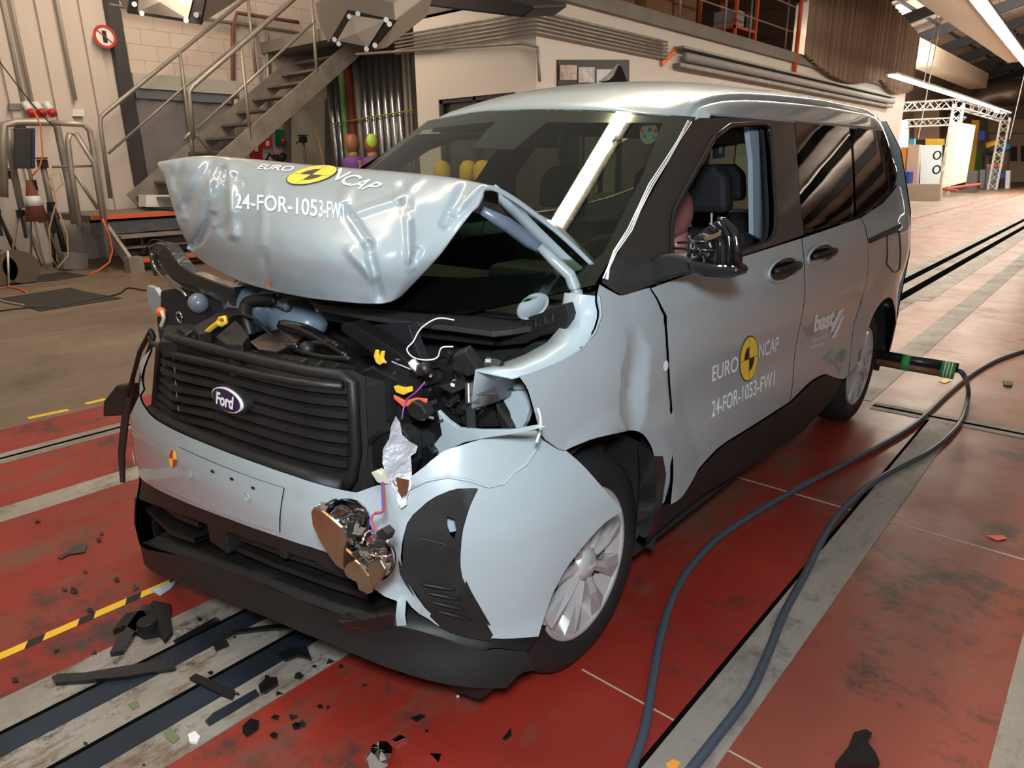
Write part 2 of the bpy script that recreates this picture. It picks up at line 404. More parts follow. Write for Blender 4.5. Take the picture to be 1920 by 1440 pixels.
# slide rail slot, fuel flap, handles
rs = SU([(1628, 447), (1688, 419), (1689, 427), (1629, 456)])
panel('slide_rail', rs, sideL(.004, flank_dx), black, quarter, (1, 0, 0), .05, .003, ch=0)
ff = SU([(1662, 440), (1684, 432), (1686, 505), (1674, 512), (1662, 495)])
fl = MB(); fl.tube([DXL(y, z)+Vector((.002, 0, 0)) for y, z in resample(chaikin(ff, 2), .04)], .003, 6, closed=True); fl.build('fuel_flap', black, quarter, True)
def handle(quad, name_parent):
    (cx, cy), sx, sy = quad
    c = hitS(cx, cy); T = (hitS(cx+sx, cy-sx*.33)-hitS(cx-sx, cy+sx*.33)).normalized()
    b = MB(); L = (hitS(cx+sx, cy-sx*.33)-hitS(cx-sx, cy+sx*.33)).length
    n = Vector((1, 0, .1)).normalized(); up = n.cross(T).normalized()
    if up.z < 0: up = -up
    # recess bowl ring
    rg = MB(); rg.tube([c+n*.006+T*math.cos(a)*L*.62+up*math.sin(a)*.042 for a in [2*math.pi*k/28 for k in range(28)]], .006, 6, closed=True); r_ = rg.build('handle_recess', paint, name_parent, True)
    bw = MB(); bw.add([c+n*.003]+[c+n*.003+T*math.cos(a)*L*.58+up*math.sin(a)*.038 for a in [2*math.pi*k/28 for k in range(28)]], [(0, k+1, (k+1) % 28+1) for k in range(28)]); bw.build('handle_bowl', gloss, name_parent, False)
    g = MB(); pts = [c+T*(t*L*.5)+n*(.012+.030*math.sqrt(max(0, 1-t*t)))+up*(.006) for t in [k/8-1 for k in range(17)]]
    g.tube(pts, [.011+.006*(1-abs(k/8-1)) for k in range(17)], 10); g.build('door_handle', blackp, name_parent, True)
handle(((1467, 505), 22, 10), front_door); handle(((1537, 478), 19, 9), rear_door)
# ---- upper body colour panel above the windows
# ---- roof (outer edge follows the top of roof_side)
def ztop(x): return lerp_tab([(-.66, 1.630), (-.645, 1.632), (-.3, 1.652), (0, 1.642), (.3, 1.622), (.62, 1.585), (.68, 1.570)], x)
def plate(x, y): return lerp_tab([(.6, 1.775), (1.2, 1.779), (2.2, 1.797), (2.9, 1.790), (3.25, 1.755), (3.42, 1.68)], y)-.020*x-.075*(abs(x)/.62)**2.6
def Rz(x, y):
    y0 = Wy(x, ztop(x)); d = max(0, y-y0); return ztop(x)+(plate(x, y)-ztop(x))*(1-math.exp(-d/.20))
NR, NC = 60, 30; rv = []; rf = []; K = 12
for i in range(NR+1):
    tt = i/NR
    row = []
    def side(sg):
        pts = []; ys = .86+(3.43-.86)*tt; xa = .575-.02*max(0, (ys-3.0)/.4)
        A_ = Vector((sg*xa, ys if tt > 0 else Wy(sg*xa, ztop(sg*xa)), 0)); A_.z = Rz(A_.x, A_.y)
        zb = min(1.592, A_.z-.03); B_ = Vector((sg*(S(ys, zb)+.0), ys, zb)); M_ = Vector((sg*(S(ys, zb)-.035), ys, A_.z-.022))
        for k in range(1, K+1):
            t = k/K; p = A_*(1-t)**2+M_*2*t*(1-t)+B_*t*t
            g = .009*math.exp(-((t-.42)/.05)**2)-.004*math.exp(-((t-.25)/.09)**2); p -= Vector((sg*.6, 0, .8))*g
            pts.append(p)
        return pts
    for p in side(-1)[::-1]: row.append(p)
    for j in range(NC+1):
        ys = .86+(3.43-.86)*tt; xa = .575-.02*max(0, (ys-3.0)/.4)
        x = -xa+2*xa*j/NC; y0 = Wy(x, ztop(x)); y = y0+(3.43-y0)*tt; row.append(Vector((x, y, Rz(x, y))))
    row += side(1); rv += row; W_ = len(row)
for i in range(NR):
    for j in range(W_-1): q_ = i*W_+j; rf.append((q_, q_+1, q_+W_+1, q_+W_))
me = bpy.data.meshes.new('roof'); me.from_pydata(rv, [], rf); me.materials.append(paint); me.update(); BV['roof'] = BVHTree.FromPolygons(rv, rf)
roof = put('roof', me, None, car, True); mo = roof.modifiers.new('t', 'SOLIDIFY'); mo.thickness = .01; mo.offset = -1
# shark-fin aerial
b = MB(); A = Vector((0, 1.33, Rz(0, 1.33)))
prof = [(-.09, 0), (.09, 0), (.065, .03), (.05, .075), (.025, .078), (-.03, .03)]
for s_ in (1,):
    pts = []
    for (yy, zz) in prof:
        wd = .028*(1-zz/.1)
        pts.append((A+Vector((-wd, yy, zz)), A+Vector((wd, yy, zz))))
    n = len(prof); b.add([p for pr in pts for p in pr], [(2*i, 2*i+1, (2*i+3) % (2*n), (2*i+2) % (2*n)) for i in range(n)]+[tuple(2*i for i in range(n)), tuple(2*i+1 for i in range(n))[::-1]])
b.build('roof_aerial', blackp, car, False, bevel=.006)
# ---- windscreen
def WM(off=0): return lambda x, z: Vector((x, Wy(x, z)-off, z))
wr = [(p.x, p.z) for p in (hitW(a, b) for a, b in [(1302, 219), (1266, 290), (1224, 366), (1174, 455), (1131, 531)])]
ws = [(-.645, 1.632), (-.3, 1.652), (0, 1.642), (.3, 1.622)]+wr+[(.5, 1.055), (0, 1.04), (-.5, 1.075), (-.80, 1.15), (-.775, 1.24), (-.715, 1.45)]
panel('windscreen', ws, WM(), wscreen, car, (0, -1, .6), .06, .005, ch=1)
panel('windscreen_border', ws, WM(-.008), gloss, car, (0, -1, .6), .05, .003, ch=0, holes=[[(-.60, 1.592), (-.13, 1.60), (-.11, 1.50), (.11, 1.49), (.13, 1.585), (.575, 1.565), (.655, 1.40), (.725, 1.20), (.70, 1.16), (.4, 1.13), (0, 1.12), (-.4, 1.13), (-.70, 1.16), (-.725, 1.20), (-.655, 1.40)]])
# ---- right side (mirror of the intact flank, seen through the windows and from the side)
panel('side_frame', frame_out, sideR(), trimb, car, (-1, 0, 0), .06, .02, holes=[win1], ch=1)
panel('rear_door_glass', g1, sideR(.001), privacy, car, (-1, 0, 0), .07, .004, gap=.003)
panel('quarter_glass', g2, sideR(.001), privacy, car, (-1, 0, 0), .07, .004, gap=.003)
panel('front_door', fd, sideR(), paint, car, (-1, 0, 0), .07, .01, gap=.003)
panel('sliding_door', rd, sideR(), paint, car, (-1, 0, 0), .07, .01, gap=.003)
panel('quarter_panel', q+[(3.2, .56), (3.06, .52)]+arch_r+q2, sideR(), paint, car, (-1, 0, 0), .07, .01, ch=0)
panel('sill_cladding', clad, sideR(.006), blackp, car, (-1, 0, 0), .07, .03, ch=0)
panel('rear_bumper', [(3.06, .52), (3.2, .56), (3.38, .56), (3.44, .50), (3.42, .30), (3.15, .26), (3.06, .30)], sideR(.012), blackp, car, (-1, 0, 0), .05, .02, ch=0)
# ---- tailgate
def backy(x, z): return lerp_tab([(.25, 3.47), (.5, 3.50), (1.0, 3.47), (1.3, 3.44), (1.66, 3.38)], z)-.10*(abs(x)/.85)**4
tg = [(-.80, .3), (.80, .3), (.83, .9), (.80, 1.15), (.70, 1.5), (.60, 1.66), (-.60, 1.66), (-.70, 1.5), (-.80, 1.15), (-.83, .9)]
panel('tailgate', tg, lambda x, z: Vector((x, backy(x, z), z)), paint, car, (0, 1, 0), .08, .01, ch=0, holes=[[(-.58, 1.12), (.58, 1.12), (.52, 1.56), (-.52, 1.56)]])
panel('tailgate_glass', [(-.6, 1.10), (.6, 1.10), (.54, 1.58), (-.54, 1.58)], lambda x, z: Vector((x, backy(x, z)+.003, z)), privacy, car, (0, 1, 0), .1, .004, ch=0)
for s_ in (1, -1):
    b = MB(); b.box((s_*.715, 3.40, 1.10), (.05, .10, .34)); b.build('tail_lamp', M('dark red lens', (.12, .01, .01), .15, coat=.8), car, False, bevel=.02)
# ---- floor pan, wheel houses, inner body
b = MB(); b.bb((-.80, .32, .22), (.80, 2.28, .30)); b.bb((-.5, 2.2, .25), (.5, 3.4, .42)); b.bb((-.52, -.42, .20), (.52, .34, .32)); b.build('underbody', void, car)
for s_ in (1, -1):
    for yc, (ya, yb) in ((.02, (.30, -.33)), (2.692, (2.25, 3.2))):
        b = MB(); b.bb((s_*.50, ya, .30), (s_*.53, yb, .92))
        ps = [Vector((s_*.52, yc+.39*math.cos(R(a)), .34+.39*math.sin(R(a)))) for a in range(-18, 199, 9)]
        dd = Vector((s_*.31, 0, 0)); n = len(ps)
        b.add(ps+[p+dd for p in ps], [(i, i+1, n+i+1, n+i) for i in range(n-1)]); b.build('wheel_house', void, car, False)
b = MB(); b.bb((-.83, .30, .28), (-.80, 3.3, 1.08)); b.bb((.80, .34, .28), (.825, 2.26, 1.08)); b.bb((-.72, .18, .30), (.72, .24, 1.02)); b.bb((-.8, 2.30, .9), (-.55, 3.3, 1.0)); b.bb((.8, 2.30, .9), (.55, 3.3, 1.0)); b.build('inner_body', darkin, car)
b = MB(); b.add([(-.56, .95, 1.58), (.56, .95, 1.58), (.56, 1.5, 1.66), (-.56, 1.5, 1.66), (.54, 3.2, 1.64), (-.54, 3.2, 1.64)], [(0, 1, 2, 3), (3, 2, 4, 5)]); o = b.build('headliner', M('headliner', (.10, .10, .10), .9), car); o.modifiers.new('t', 'SOLIDIFY').thickness = .01
# ================================================================ front of the car
# plan curve of the bumper skin, from the right corner round to the peeled left corner
PL = [(-.92, -.10), (-.935, -.30), (-.915, -.43), (-.84, -.54), (-.69, -.605), (-.45, -.645), (-.15, -.668), (.15, -.668), (.40, -.65), (.58, -.61), (.70, -.555), (.79, -.48), (.85, -.39), (.895, -.27), (.925, -.12), (.945, .03), (.955, .12)]
def cat_rom(P, n=10):
    out = []
    for i in range(len(P)-1):
        a = Vector(P[max(i-1, 0)]); b = Vector(P[i]); c = Vector(P[i+1]); d = Vector(P[min(i+2, len(P)-1)])
        for k in range(n):
            t = k/n; out.append(.5*((2*b)+(c-a)*t+(2*a-5*b+4*c-d)*t*t+(3*b-a-3*c+d)*t**3))
    out.append(Vector(P[-1])); return out
PC = cat_rom(PL, 8); PS = [0]
for a, b in zip(PC, PC[1:]): PS.append(PS[-1]+(b-a).length)
def pc(s):
    s = max(0, min(PS[-1]-1e-6, s)); i = max(0, next(i for i in range(len(PS)) if PS[i] > s)-1)
    t = (s-PS[i])/(PS[i+1]-PS[i]); p = PC[i].lerp(PC[i+1], t); d = (PC[i+1]-PC[i]).normalized(); return p, Vector((d.y, -d.x))
BZ = smooth_tab([(.10, .04), (.20, .045), (.28, .03), (.36, 0), (.5, 0), (.62, -.004), (.72, -.03), (.82, -.07), (.95, -.15), (1.05, -.2)], .05, 1.1, k=20)   # outward offset by height
def BMf(off=0, k=1.):
    def f(s, z):
        p, n = pc(s); o = BZ(z)*k+off; return Vector((p.x+n.x*o, p.y+n.y*o, z))
    return f
BM_ = BMf()
def hitB(px, py, off=0, k=1.):
    d = ray(px, py); best = None; z = .6
    for _ in range(7):
        best = None; ex = BZ(z)*k+off
        for i in range(len(PC)-1):
            dd = (PC[i+1]-PC[i]).normalized(); n = Vector((dd.y, -dd.x)); a = PC[i]+n*ex; b = PC[i+1]+n*ex
            e = b-a; den = d.x*e.y-d.y*e.x
            if abs(den) < 1e-12: continue
            wx, wy = a.x-CAM.x, a.y-CAM.y; t = (wx*e.y-wy*e.x)/den; u = (wx*d.y-wy*d.x)/den
            if -1e-3 <= u <= 1.001 and t > 0 and (best is None or t < best[0]): best = (t, PS[i]+u*(PS[i+1]-PS[i]))
        if best is None: break
        z = .5*z+.5*(CAM.z+d.z*best[0])
    if best is None:
        bb = min(range(len(PC)), key=lambda i: abs((PC[i].x-CAM.x)*d.y-(PC[i].y-CAM.y)*d.x)/Vector((d.x, d.y)).length)
        t = ((PC[bb].x-CAM.x)*d.x+(PC[bb].y-CAM.y)*d.y)/(d.x**2+d.y**2); return PS[bb], CAM.z+d.z*t
    return best[1], CAM.z+d.z*best[0]
def BU(pts, off=0, k=1.): return [hitB(a, b, off, k) for a, b in pts]
# ---- painted bumper skin
cover_l = [(283, 655), (262, 678), (243, 735), (231, 800), (228, 860), (230, 893), (247, 892), (300, 920), (370, 950), (440, 977), (520, 1005), (600, 1030), (640, 1052), (690, 1095), (742, 1130), (744, 1174), (762, 1173), (758, 1130), (775, 1140), (830, 1180), (880, 1188), (925, 1197), (1010, 1193), (1022, 1155), (1040, 1105), (1062, 1065), (1090, 1028), (1128, 985), (1166, 957), (1130, 915), (1090, 870), (1050, 835), (1012, 806), (985, 810), (940, 815), (885, 828), (830, 845), (800, 870), (770, 895), (735, 905), (700, 912), (668, 922), (640, 918), (560, 895), (480, 868), (400, 838), (320, 803), (285, 782), (262, 750), (262, 715)]
trim_px = [(890, 914), (897, 916), (880, 952), (866, 999), (862, 1053), (867, 1090), (925, 1190), (920, 1197), (885, 1192), (835, 1178), (806, 1150), (755, 1082), (750, 1053), (757, 1008), (767, 972), (808, 934), (850, 916)]
cvr = BU(cover_l); trm = BU(trim_px)
CRa, CRb = hitB(708, 932), hitB(752, 1120)
def cov_f(s, z):
    p = BM_(s, z); nn_ = pc(s)[1]; q_ = segd((s, z), CRa, CRb); k_ = -.022*max(0, 1-q_/.028)+.008*max(0, 1-abs(q_-.05)/.022); p = p+Vector((nn_.x, nn_.y, 0))*k_
    return p+Vector((.003*noise.noise(p*4), .005*noise.noise(p*5+Vector((3, 1, 2))), .0))*(1 if s > 1.75 else .3)
cover = panel('bumper_cover', cvr, cov_f, paint, car, (.2, -1, 0), .04, .006, holes=[trm], ch=1)
def trm_f(s, z):
    p, n = pc(s); k = 0
    c = hitB(812, 1010); k = -.020*max(0, 1-((s-c[0])/.10)**2-((z-c[1])/.17)**2)
    o = BZ(z)+k; return Vector((p.x+n.x*o, p.y+n.y*o, z))
fog = BU([(838, 975), (852, 978), (857, 1000), (853, 1017), (843, 1008), (837, 992)])
cor = panel('corner_trim', inset(trm, -.006), trm_f, blackp, car, (.5, -1, 0), .025, .006, holes=[fog], ch=1)
b = MB(); s0, z0 = hitB(846, 996); p0 = BMf(-.085)(s0, z0); _, n0 = pc(s0)
b.cyl(p0, p0+Vector((n0.x, n0.y, 0))*.01, .045, 24); b.build('fog_lamp_blank', paint_in, cor, False)
g = MB()
for i, (a, c_) in enumerate([((787, 1094), (855, 1106)), ((796, 1110), (864, 1124)), ((806, 1127), (872, 1143)), ((818, 1144), (884, 1162)), ((772, 1015), (845, 1032)), ((768, 1060), (842, 1082))]):
    if i < 4: g.tube([Vector(BMf(.002)(*hitB(a[0]*(1-t)+c_[0]*t, a[1]*(1-t)+c_[1]*t))) for t in [k/8 for k in range(9)]], [.0015+.0035*math.sin(math.pi*k/8) for k in range(9)], 6)
    else: g.tube([Vector(BMf(-.02)(*hitB(a[0]*(1-t)+c_[0]*t, a[1]*(1-t)+c_[1]*t))) for t in [k/8 for k in range(9)]], .0025, 6)
g.build('trim_rib', blackp, cor, True)
# beads and folded seams on the bumper
b = MB(); b.tube([Vector(BMf(.004)(*hitB(x, y))) for x, y in [(1020, 800), (1008, 835), (985, 870), (962, 885), (945, 905), (915, 912), (880, 900), (840, 893), (800, 900), (770, 915)]], .0035, 6)
b.build('torn_edge', paint_in, cover, True)
def bplate():
    q = BU([(335, 838), (532, 915), (524, 998), (305, 912)], .003)
    panel('number_plate_panel', q, BMf(.0035), paint, cover, (0, -1, 0), .05, .006, ch=0)
bplate(); BVp = ['bumper_cover', 'number_plate_panel', 'corner_trim']
b = MB()
for (x, y) in [(361, 888), (468, 930), (381, 870), (453, 896)]:
    s_, z_ = hitB(x, y); p = Vector(BMf(.005)(s_, z_)); b.lathe([(0.0, 0), (.004, 0), (.005, .002), (.009, .002), (.010, 0)], p, 'X', 14)
me_ = b
def bump_ring(px, py, r):
    s_, z_ = hitB(px, py); _, n = pc(s_); p = Vector(BMf(.0075)(s_, z_)); n = Vector((n.x, n.y, 0)); t = Vector((-n.y, n.x, 0)); m = MB()
    m.tube([p+t*math.cos(a)*r+Vector((0, 0, math.sin(a)*r)) for a in [2*math.pi*k/20 for k in range(20)]], .0016, 5, closed=True); m.build('plate_screw_boss', paint, cover, True)
for (x, y, r) in [(361, 888, .011), (468, 930, .011), (252, 860, .028)]: bump_ring(x, y, r)
for (x, y) in [(399, 883), (435, 897), (475, 914)]:
    uv, fs = disc_uv(12, 0, .5, rings=1); decal('plate_hole', uv, fs, [(x-4, y+3), (x+4, y+5), (x+4, y-1), (x-4, y-3)], BVp, black, cover, .0012)
# ---- crash marker roundel on the bumper
def sector(nm, a0, a1, quad, keys, mat, parent, r0=0., r1=.5, off=.002, label=None):
    uv, fs = disc_uv(max(4, int((a1-a0)/9)), r0, r1, a0, a1); return decal(nm, uv, fs, quad, keys, mat, parent, off, label)
qb = [(317, 874), (332, 878), (334, 846), (319, 842)]
for k in range(4): sector('marker_roundel', 90*k, 90*k+90, qb, BVp, red if k % 2 else sticker_y, cover, label='red and yellow quartered target sticker')
# ---- lower lip (valance) hanging forward and down at the left
LP = BMf(.0)
lip_out = [(246, 895), (226, 925), (212, 958), (216, 990), (236, 1030), (270, 1055), (340, 1090), (430, 1127), (520, 1165), (610, 1202), (680, 1232), (760, 1262), (840, 1283), (900, 1290), (950, 1290), (975, 1262), (992, 1240), (988, 1222), (930, 1215), (900, 1222), (870, 1210), (820, 1192), (760, 1176), (700, 1168), (640, 1152), (560, 1125), (480, 1088), (400, 1060), (330, 1038), (280, 1012), (252, 982), (248, 945), (262, 915), (252, 902)]
lpu = BU(lip_out, .0)
lip = panel('bumper_lip', lpu, BMf(.0), blackp, car, (0, -1, 0), .03, .05, ch=1)
shp = [Vector(BMf(0)(*hitB(x, y))) for x, y in [(250, 935), (252, 982), (280, 1012), (330, 1038), (400, 1060), (480, 1088), (560, 1125), (640, 1152), (700, 1168), (760, 1176), (820, 1192), (870, 1210), (900, 1220), (985, 1222)]]
shi = [p+Vector((-.02 if p.x > .6 else 0, .11, .004)) for p in shp]; b = MB(); n = len(shp); b.add(shp+shi, [(i, i+1, n+i+1, n+i) for i in range(n-1)]); o = b.build('lip_shelf', blackp, lip, True); o.modifiers.new('t', 'SOLIDIFY').thickness = .01
upb = BU([(246, 893), (300, 921), (370, 951), (440, 978), (520, 1006), (600, 1031), (650, 1060), (648, 1085), (590, 1052), (510, 1025), (430, 998), (360, 972), (300, 950), (262, 930)], -.005)
panel('lower_grille_frame', upb, BMf(-.005), blackp, car, (0, -1, 0), .03, .03, ch=0)
# dark cavity and bars of the lower grille
cav = BU([(240, 885), (400, 950), (600, 1025), (740, 1110), (760, 1190), (560, 1140), (400, 1085), (300, 1050), (250, 1010), (232, 950)], -.10, .3)
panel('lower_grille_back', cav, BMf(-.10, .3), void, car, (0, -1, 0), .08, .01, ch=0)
for pts in ([(262, 925), (330, 968), (372, 985)], [(268, 952), (320, 1000), (365, 1015)], [(440, 1005), (520, 1035), (600, 1062), (650, 1082)], [(440, 1028), (520, 1062), (620, 1098), (690, 1120)], [(400, 1045), (520, 1092), (640, 1135), (700, 1150)]):
    s = BU(pts, -.03); b = MB()
    P_ = [Vector(BMf(-.03)(*u)) for u in s]; b.add([p+Vector((0, 0, .008)) for p in P_]+[p-Vector((0, 0, .008)) for p in P_]+[p+Vector((0, .06, .004)) for p in P_]+[p+Vector((0, .06, -.012)) for p in P_],
      [f for i in range(len(P_)-1) for n in [len(P_)] for f in [(i, i+1, n+i+1, n+i), (i, 2*n+i, 2*n+i+1, i+1), (n+i, n+i+1, 3*n+i+1, 3*n+i), (2*n+i, 3*n+i, 3*n+i+1, 2*n+i+1)]])
    b.build('lower_grille_bar', blackp, car, False)
for (x, y, w_, h_) in [(402, 1005, .11, .085), (523, 1035, .035, .045)]:
    s_, z_ = hitB(x, y, -.0); p = Vector(BMf(-.015)(s_, z_)); b = MB(); b.box(p+Vector((0, .03, 0)), (w_, .08, h_)); b.build('radar_cover' if w_ > .1 else 'grille_bracket', blackp, car, False, bevel=.008)
b = MB(); P_ = [Vector(BMf(.012)(*hitB(x, y))) for x, y in [(640, 1160), (655, 1143), (685, 1142), (715, 1148), (742, 1146), (742, 1170), (700, 1178), (660, 1172)]]
c_ = sum(P_, Vector())/len(P_)+Vector((0, -.02, .01)); b.add([c_]+P_, [(0, i+1, (i+1) % len(P_)+1) for i in range(len(P_))]); b.build('crumpled_flap', gloss, lip, True)
# ---- radiator grille
GL = [(-.56, -.50), (-.50, -.545), (-.35, -.585), (-.1, -.605), (.15, -.60), (.35, -.575), (.49, -.53), (.54, -.48)]
GC = cat_rom(GL, 8)
def gy(x): return lerp_tab([(p.x, p.y) for p in GC], x)
def GY(x, z): return gy(x)+.10*max(0, z-.78)**1.2+(.02 if False else 0)
def hitG(px, py, off=0): p = march(px, py, lambda q: GY(q.x, q.z)-off-q.y if -1.2 < q.x < 1.0 else 1); return p.x, p.z
def hitGf(px, py, off=0):
    lo = march(px, py, lambda q: -(q.y-(GY(q.x, q.z)-off))); return lo.x, lo.z
def GU(pts, off=0): return [hitGf(a, b, off) for a, b in pts]
gout = [(298, 650), (310, 622), (340, 640), (400, 652), (480, 672), (560, 690), (640, 700), (662, 712), (664, 770), (668, 840), (664, 890), (645, 922), (560, 898), (480, 870), (400, 838), (330, 808), (290, 790), (300, 765), (292, 720)]
go = GU(gout)
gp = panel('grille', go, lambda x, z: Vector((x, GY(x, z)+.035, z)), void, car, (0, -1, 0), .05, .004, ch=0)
nb = 8
top = [(305, 652), (400, 674), (500, 700), (580, 716), (655, 722)]; bot = [(292, 782), (400, 828), (500, 866), (580, 892), (650, 908)]
for k in range(nb):
    t0 = (k+.0)/nb; b = MB(); P_ = []
    for (a, c_) in zip(top, bot):
        x = a[0]+(c_[0]-a[0])*t0; y = a[1]+(c_[1]-a[1])*t0; P_.append(hitGf(x, y))
    P_ = [(P_[0][0]*(1-t)+P_[1][0]*t, P_[0][1]*(1-t)+P_[1][1]*t) for t in (0, .5)]+[(P_[1][0]*(1-t)+P_[2][0]*t, P_[1][1]*(1-t)+P_[2][1]*t) for t in (0, .5)]+[(P_[2][0]*(1-t)+P_[3][0]*t, P_[2][1]*(1-t)+P_[3][1]*t) for t in (0, .5)]+[(P_[3][0]*(1-t)+P_[4][0]*t, P_[3][1]*(1-t)+P_[4][1]*t) for t in (0, .5, 1)]
    V = []; n = len(P_)
    for (x, z) in P_:
        y = GY(x, z); V += [Vector((x, y+.03, z+.004)), Vector((x, y-.004, z-.006)), Vector((x, y-.006, z-.022)), Vector((x, y+.03, z-.030))]
    b.add(V, [(4*i+j, 4*i+(j+1) % 4, 4*i+4+(j+1) % 4, 4*i+4+j) for i in range(n-1) for j in range(4)]+[(0, 1, 2, 3), tuple(4*(n-1)+j for j in (3, 2, 1, 0))])
    b.build('grille_slat', blackp, gp, False)
def strip(name, px, w_, mat, parent, off=0., r=.012):
    b = MB(); b.tube([Vector((x, GY(x, z)-off, z)) for x, z in GU(px)], w_, 8); return b.build(name, mat, parent, True)
strip('grille_surround', [(300, 790), (290, 770), (296, 700), (300, 655), (315, 632), (400, 655), (500, 680), (580, 697), (640, 705), (660, 716), (664, 780), (668, 850), (660, 895), (645, 918)], .014, blackp, gp)
strip('grille_lower_trim', [(285, 775), (330, 802), (400, 832), (480, 864), (560, 892), (645, 915)], .034, blackp, gp)
strip('trim_hose', [(287, 630), (292, 642), (330, 662), (400, 677), (480, 697), (560, 713), (650, 722)], .009, black, gp, .012)
b = MB()
for (x, y) in [(330, 668), (333, 692), (335, 718), (337, 740), (340, 765)]:
    u = hitGf(x, y); p = Vector((u[0], GY(*u)-.008, u[1])); b.add([p+Vector((0, 0, .012)), p+Vector((.008, -.002, 0)), p+Vector((0, 0, -.012)), p+Vector((-.008, 0, 0))], [(0, 1, 2, 3)])
b.build('grille_diamond', M('worn grey', (.22, .20, .18), .6), gp)
# badge
c_ = hitGf(425, 750, .02); BC = Vector((c_[0], GY(*c_)-.02, c_[1]))
def bd(u, v, off=0): x = BC.x+u*.072; return Vector((x, gy(x)+(BC.y-gy(BC.x))-off, BC.z+v*.033))
def oval(nm, k, off, mat, par, th=.01):
    n = 40; b = MB(); ring_ = [bd(k*math.cos(2*math.pi*i/n), k*math.sin(2*math.pi*i/n), off) for i in range(n)]
    b.prism(ring_, (0, th, 0)); return b.build(nm, mat, par, False)
bdg = oval('badge', 1.22, -.004, blackp, gp, .02); oval('badge_rim', 1.0, .002, lettering, bdg); oval('badge_field', .93, .004, M('badge dark blue', (.010, .010, .05), .25, coat=.6), bdg)
uv, fs = text_mesh('Ford', bold=.035, shear=.4)
mb = MB(); mb.add([bd((u-.5)*1.35, (v-.5)*1.15+.0, .006) for u, v in uv], fs); mb.build('badge_lettering', lettering, bdg)
# ---- grille surround panels in paint beside the grille
def quadstrip(nm, px, y, mat, parent=car, th=(0, .02, 0)):
    b = MB(); b.prism([PY(x, yy, y) for x, yy in px], th); return b.build(nm, mat, parent, False, bevel=.002)
quadstrip('inner_wing', [(655, 750), (663, 760), (676, 900), (668, 915)], -.47, paint_in)
# ================================================================ bonnet: buckled up and folded over
HR = [  # rows of (px, py, y-depth): rear edge, rear half, ridge, ... front edge
 [(-.74, .12, 1.37), (-.55, .18, 1.37), (-.3, .22, 1.365), (0, .23, 1.355), (.3, .23, 1.335), (.46, .235, 1.30), (.60, .23, 1.235), (.765, .20, 1.122)],
 [(-.80, -.10, 1.43), (-.57, -.06, 1.425), (-.33, -.02, 1.41), (-.02, .04, 1.39), (.24, .05, 1.375), (.40, .07, 1.355), (.52, .08, 1.33), (.655, .08, 1.275)],
 [(303, 302, -.34), (378, 292, -.31), (470, 298, -.25), (560, 307, -.2), (660, 315, -.15), (760, 323, -.12), (850, 333, -.11), (928, 349, -.10)],
 [(309, 335, -.37), (372, 335, -.385), (468, 343, -.36), (562, 352, -.33), (660, 360, -.29), (750, 368, -.25), (828, 373, -.21), (893, 388, -.17)],
 [(324, 388, -.385), (378, 395, -.41), (468, 405, -.42), (565, 412, -.41), (660, 420, -.375), (740, 425, -.33), (800, 430, -.27), (855, 437, -.22)],
 [(338, 430, -.38), (385, 450, -.41), (468, 468, -.44), (567, 478, -.45), (655, 485, -.425), (722, 487, -.385), (775, 488, -.33), (818, 487, -.27)],
 [(362, 476, -.35), (400, 504, -.375), (468, 534, -.40), (560, 556, -.41), (640, 566, -.40), (692, 570, -.37), (730, 567, -.34), (752, 556, -.31)]]
HP = []
for i, row in enumerate(HR): HP.append([Vector(p) if i < 2 else PY(p[0], p[1], p[2]) for p in row])
def cr(a, b, c, d, t): return .5*((2*b)+(c-a)*t+(2*a-5*b+4*c-d)*t*t+(3*b-a-3*c+d)*t**3)
def H(u, v):   # u 0..7 across, v 0..6 down
    i = max(0, min(5, int(math.floor(v)))); tv = v-i; j = max(0, min(6, int(math.floor(u)))); tu = u-j
    def row(k):
        r = HP[max(0, min(6, k))]; return cr(r[max(j-1, 0)], r[j], r[min(j+1, 7)], r[min(j+2, 7)], tu)
    p = cr(row(i-1), row(i), row(i+1), row(i+2), tv) if v > 2.0 or True else None
    return p
CRE = []   # creases: list of (pixel a, pixel b, depth, half width)
def crease_px(p, a, b, w_, d):
    q_ = segd(p, a, b); return d*max(0, 1-q_/w_)
creases = [((398, 300), (345, 395), 15, -.034), ((345, 395), (352, 450), 12, .014), ((415, 322), (372, 450), 13, -.034), ((430, 308), (438, 440), 13, .032), ((395, 340), (398, 420), 9, .02), ((440, 330), (455, 345), 8, -.02), ((398, 405), (362, 462), 11, -.042), ((420, 430), (438, 410), 14, -.018),
           ((498, 350), (490, 470), 12, .010), ((492, 470), (508, 545), 10, -.010), ((640, 385), (655, 350), 16, .016), ((645, 392), (690, 460), 14, -.030), ((690, 460), (712, 560), 12, -.022), ((665, 400), (760, 368), 12, .012), ((655, 470), (700, 520), 14, .014),
           ((755, 350), (765, 400), 14, -.018), ((765, 400), (768, 500), 12, .018), ((768, 500), (785, 470), 10, -.012), ((800, 325), (745, 372), 12, .012), ((872, 345), (835, 420), 14, -.016), ((905, 345), (850, 400), 10, .014), ((310, 325), (345, 405), 12, .012), ((340, 300), (330, 350), 10, -.012)]
hv = []; hf = []; NU, NV = 126, 132
uvn = []
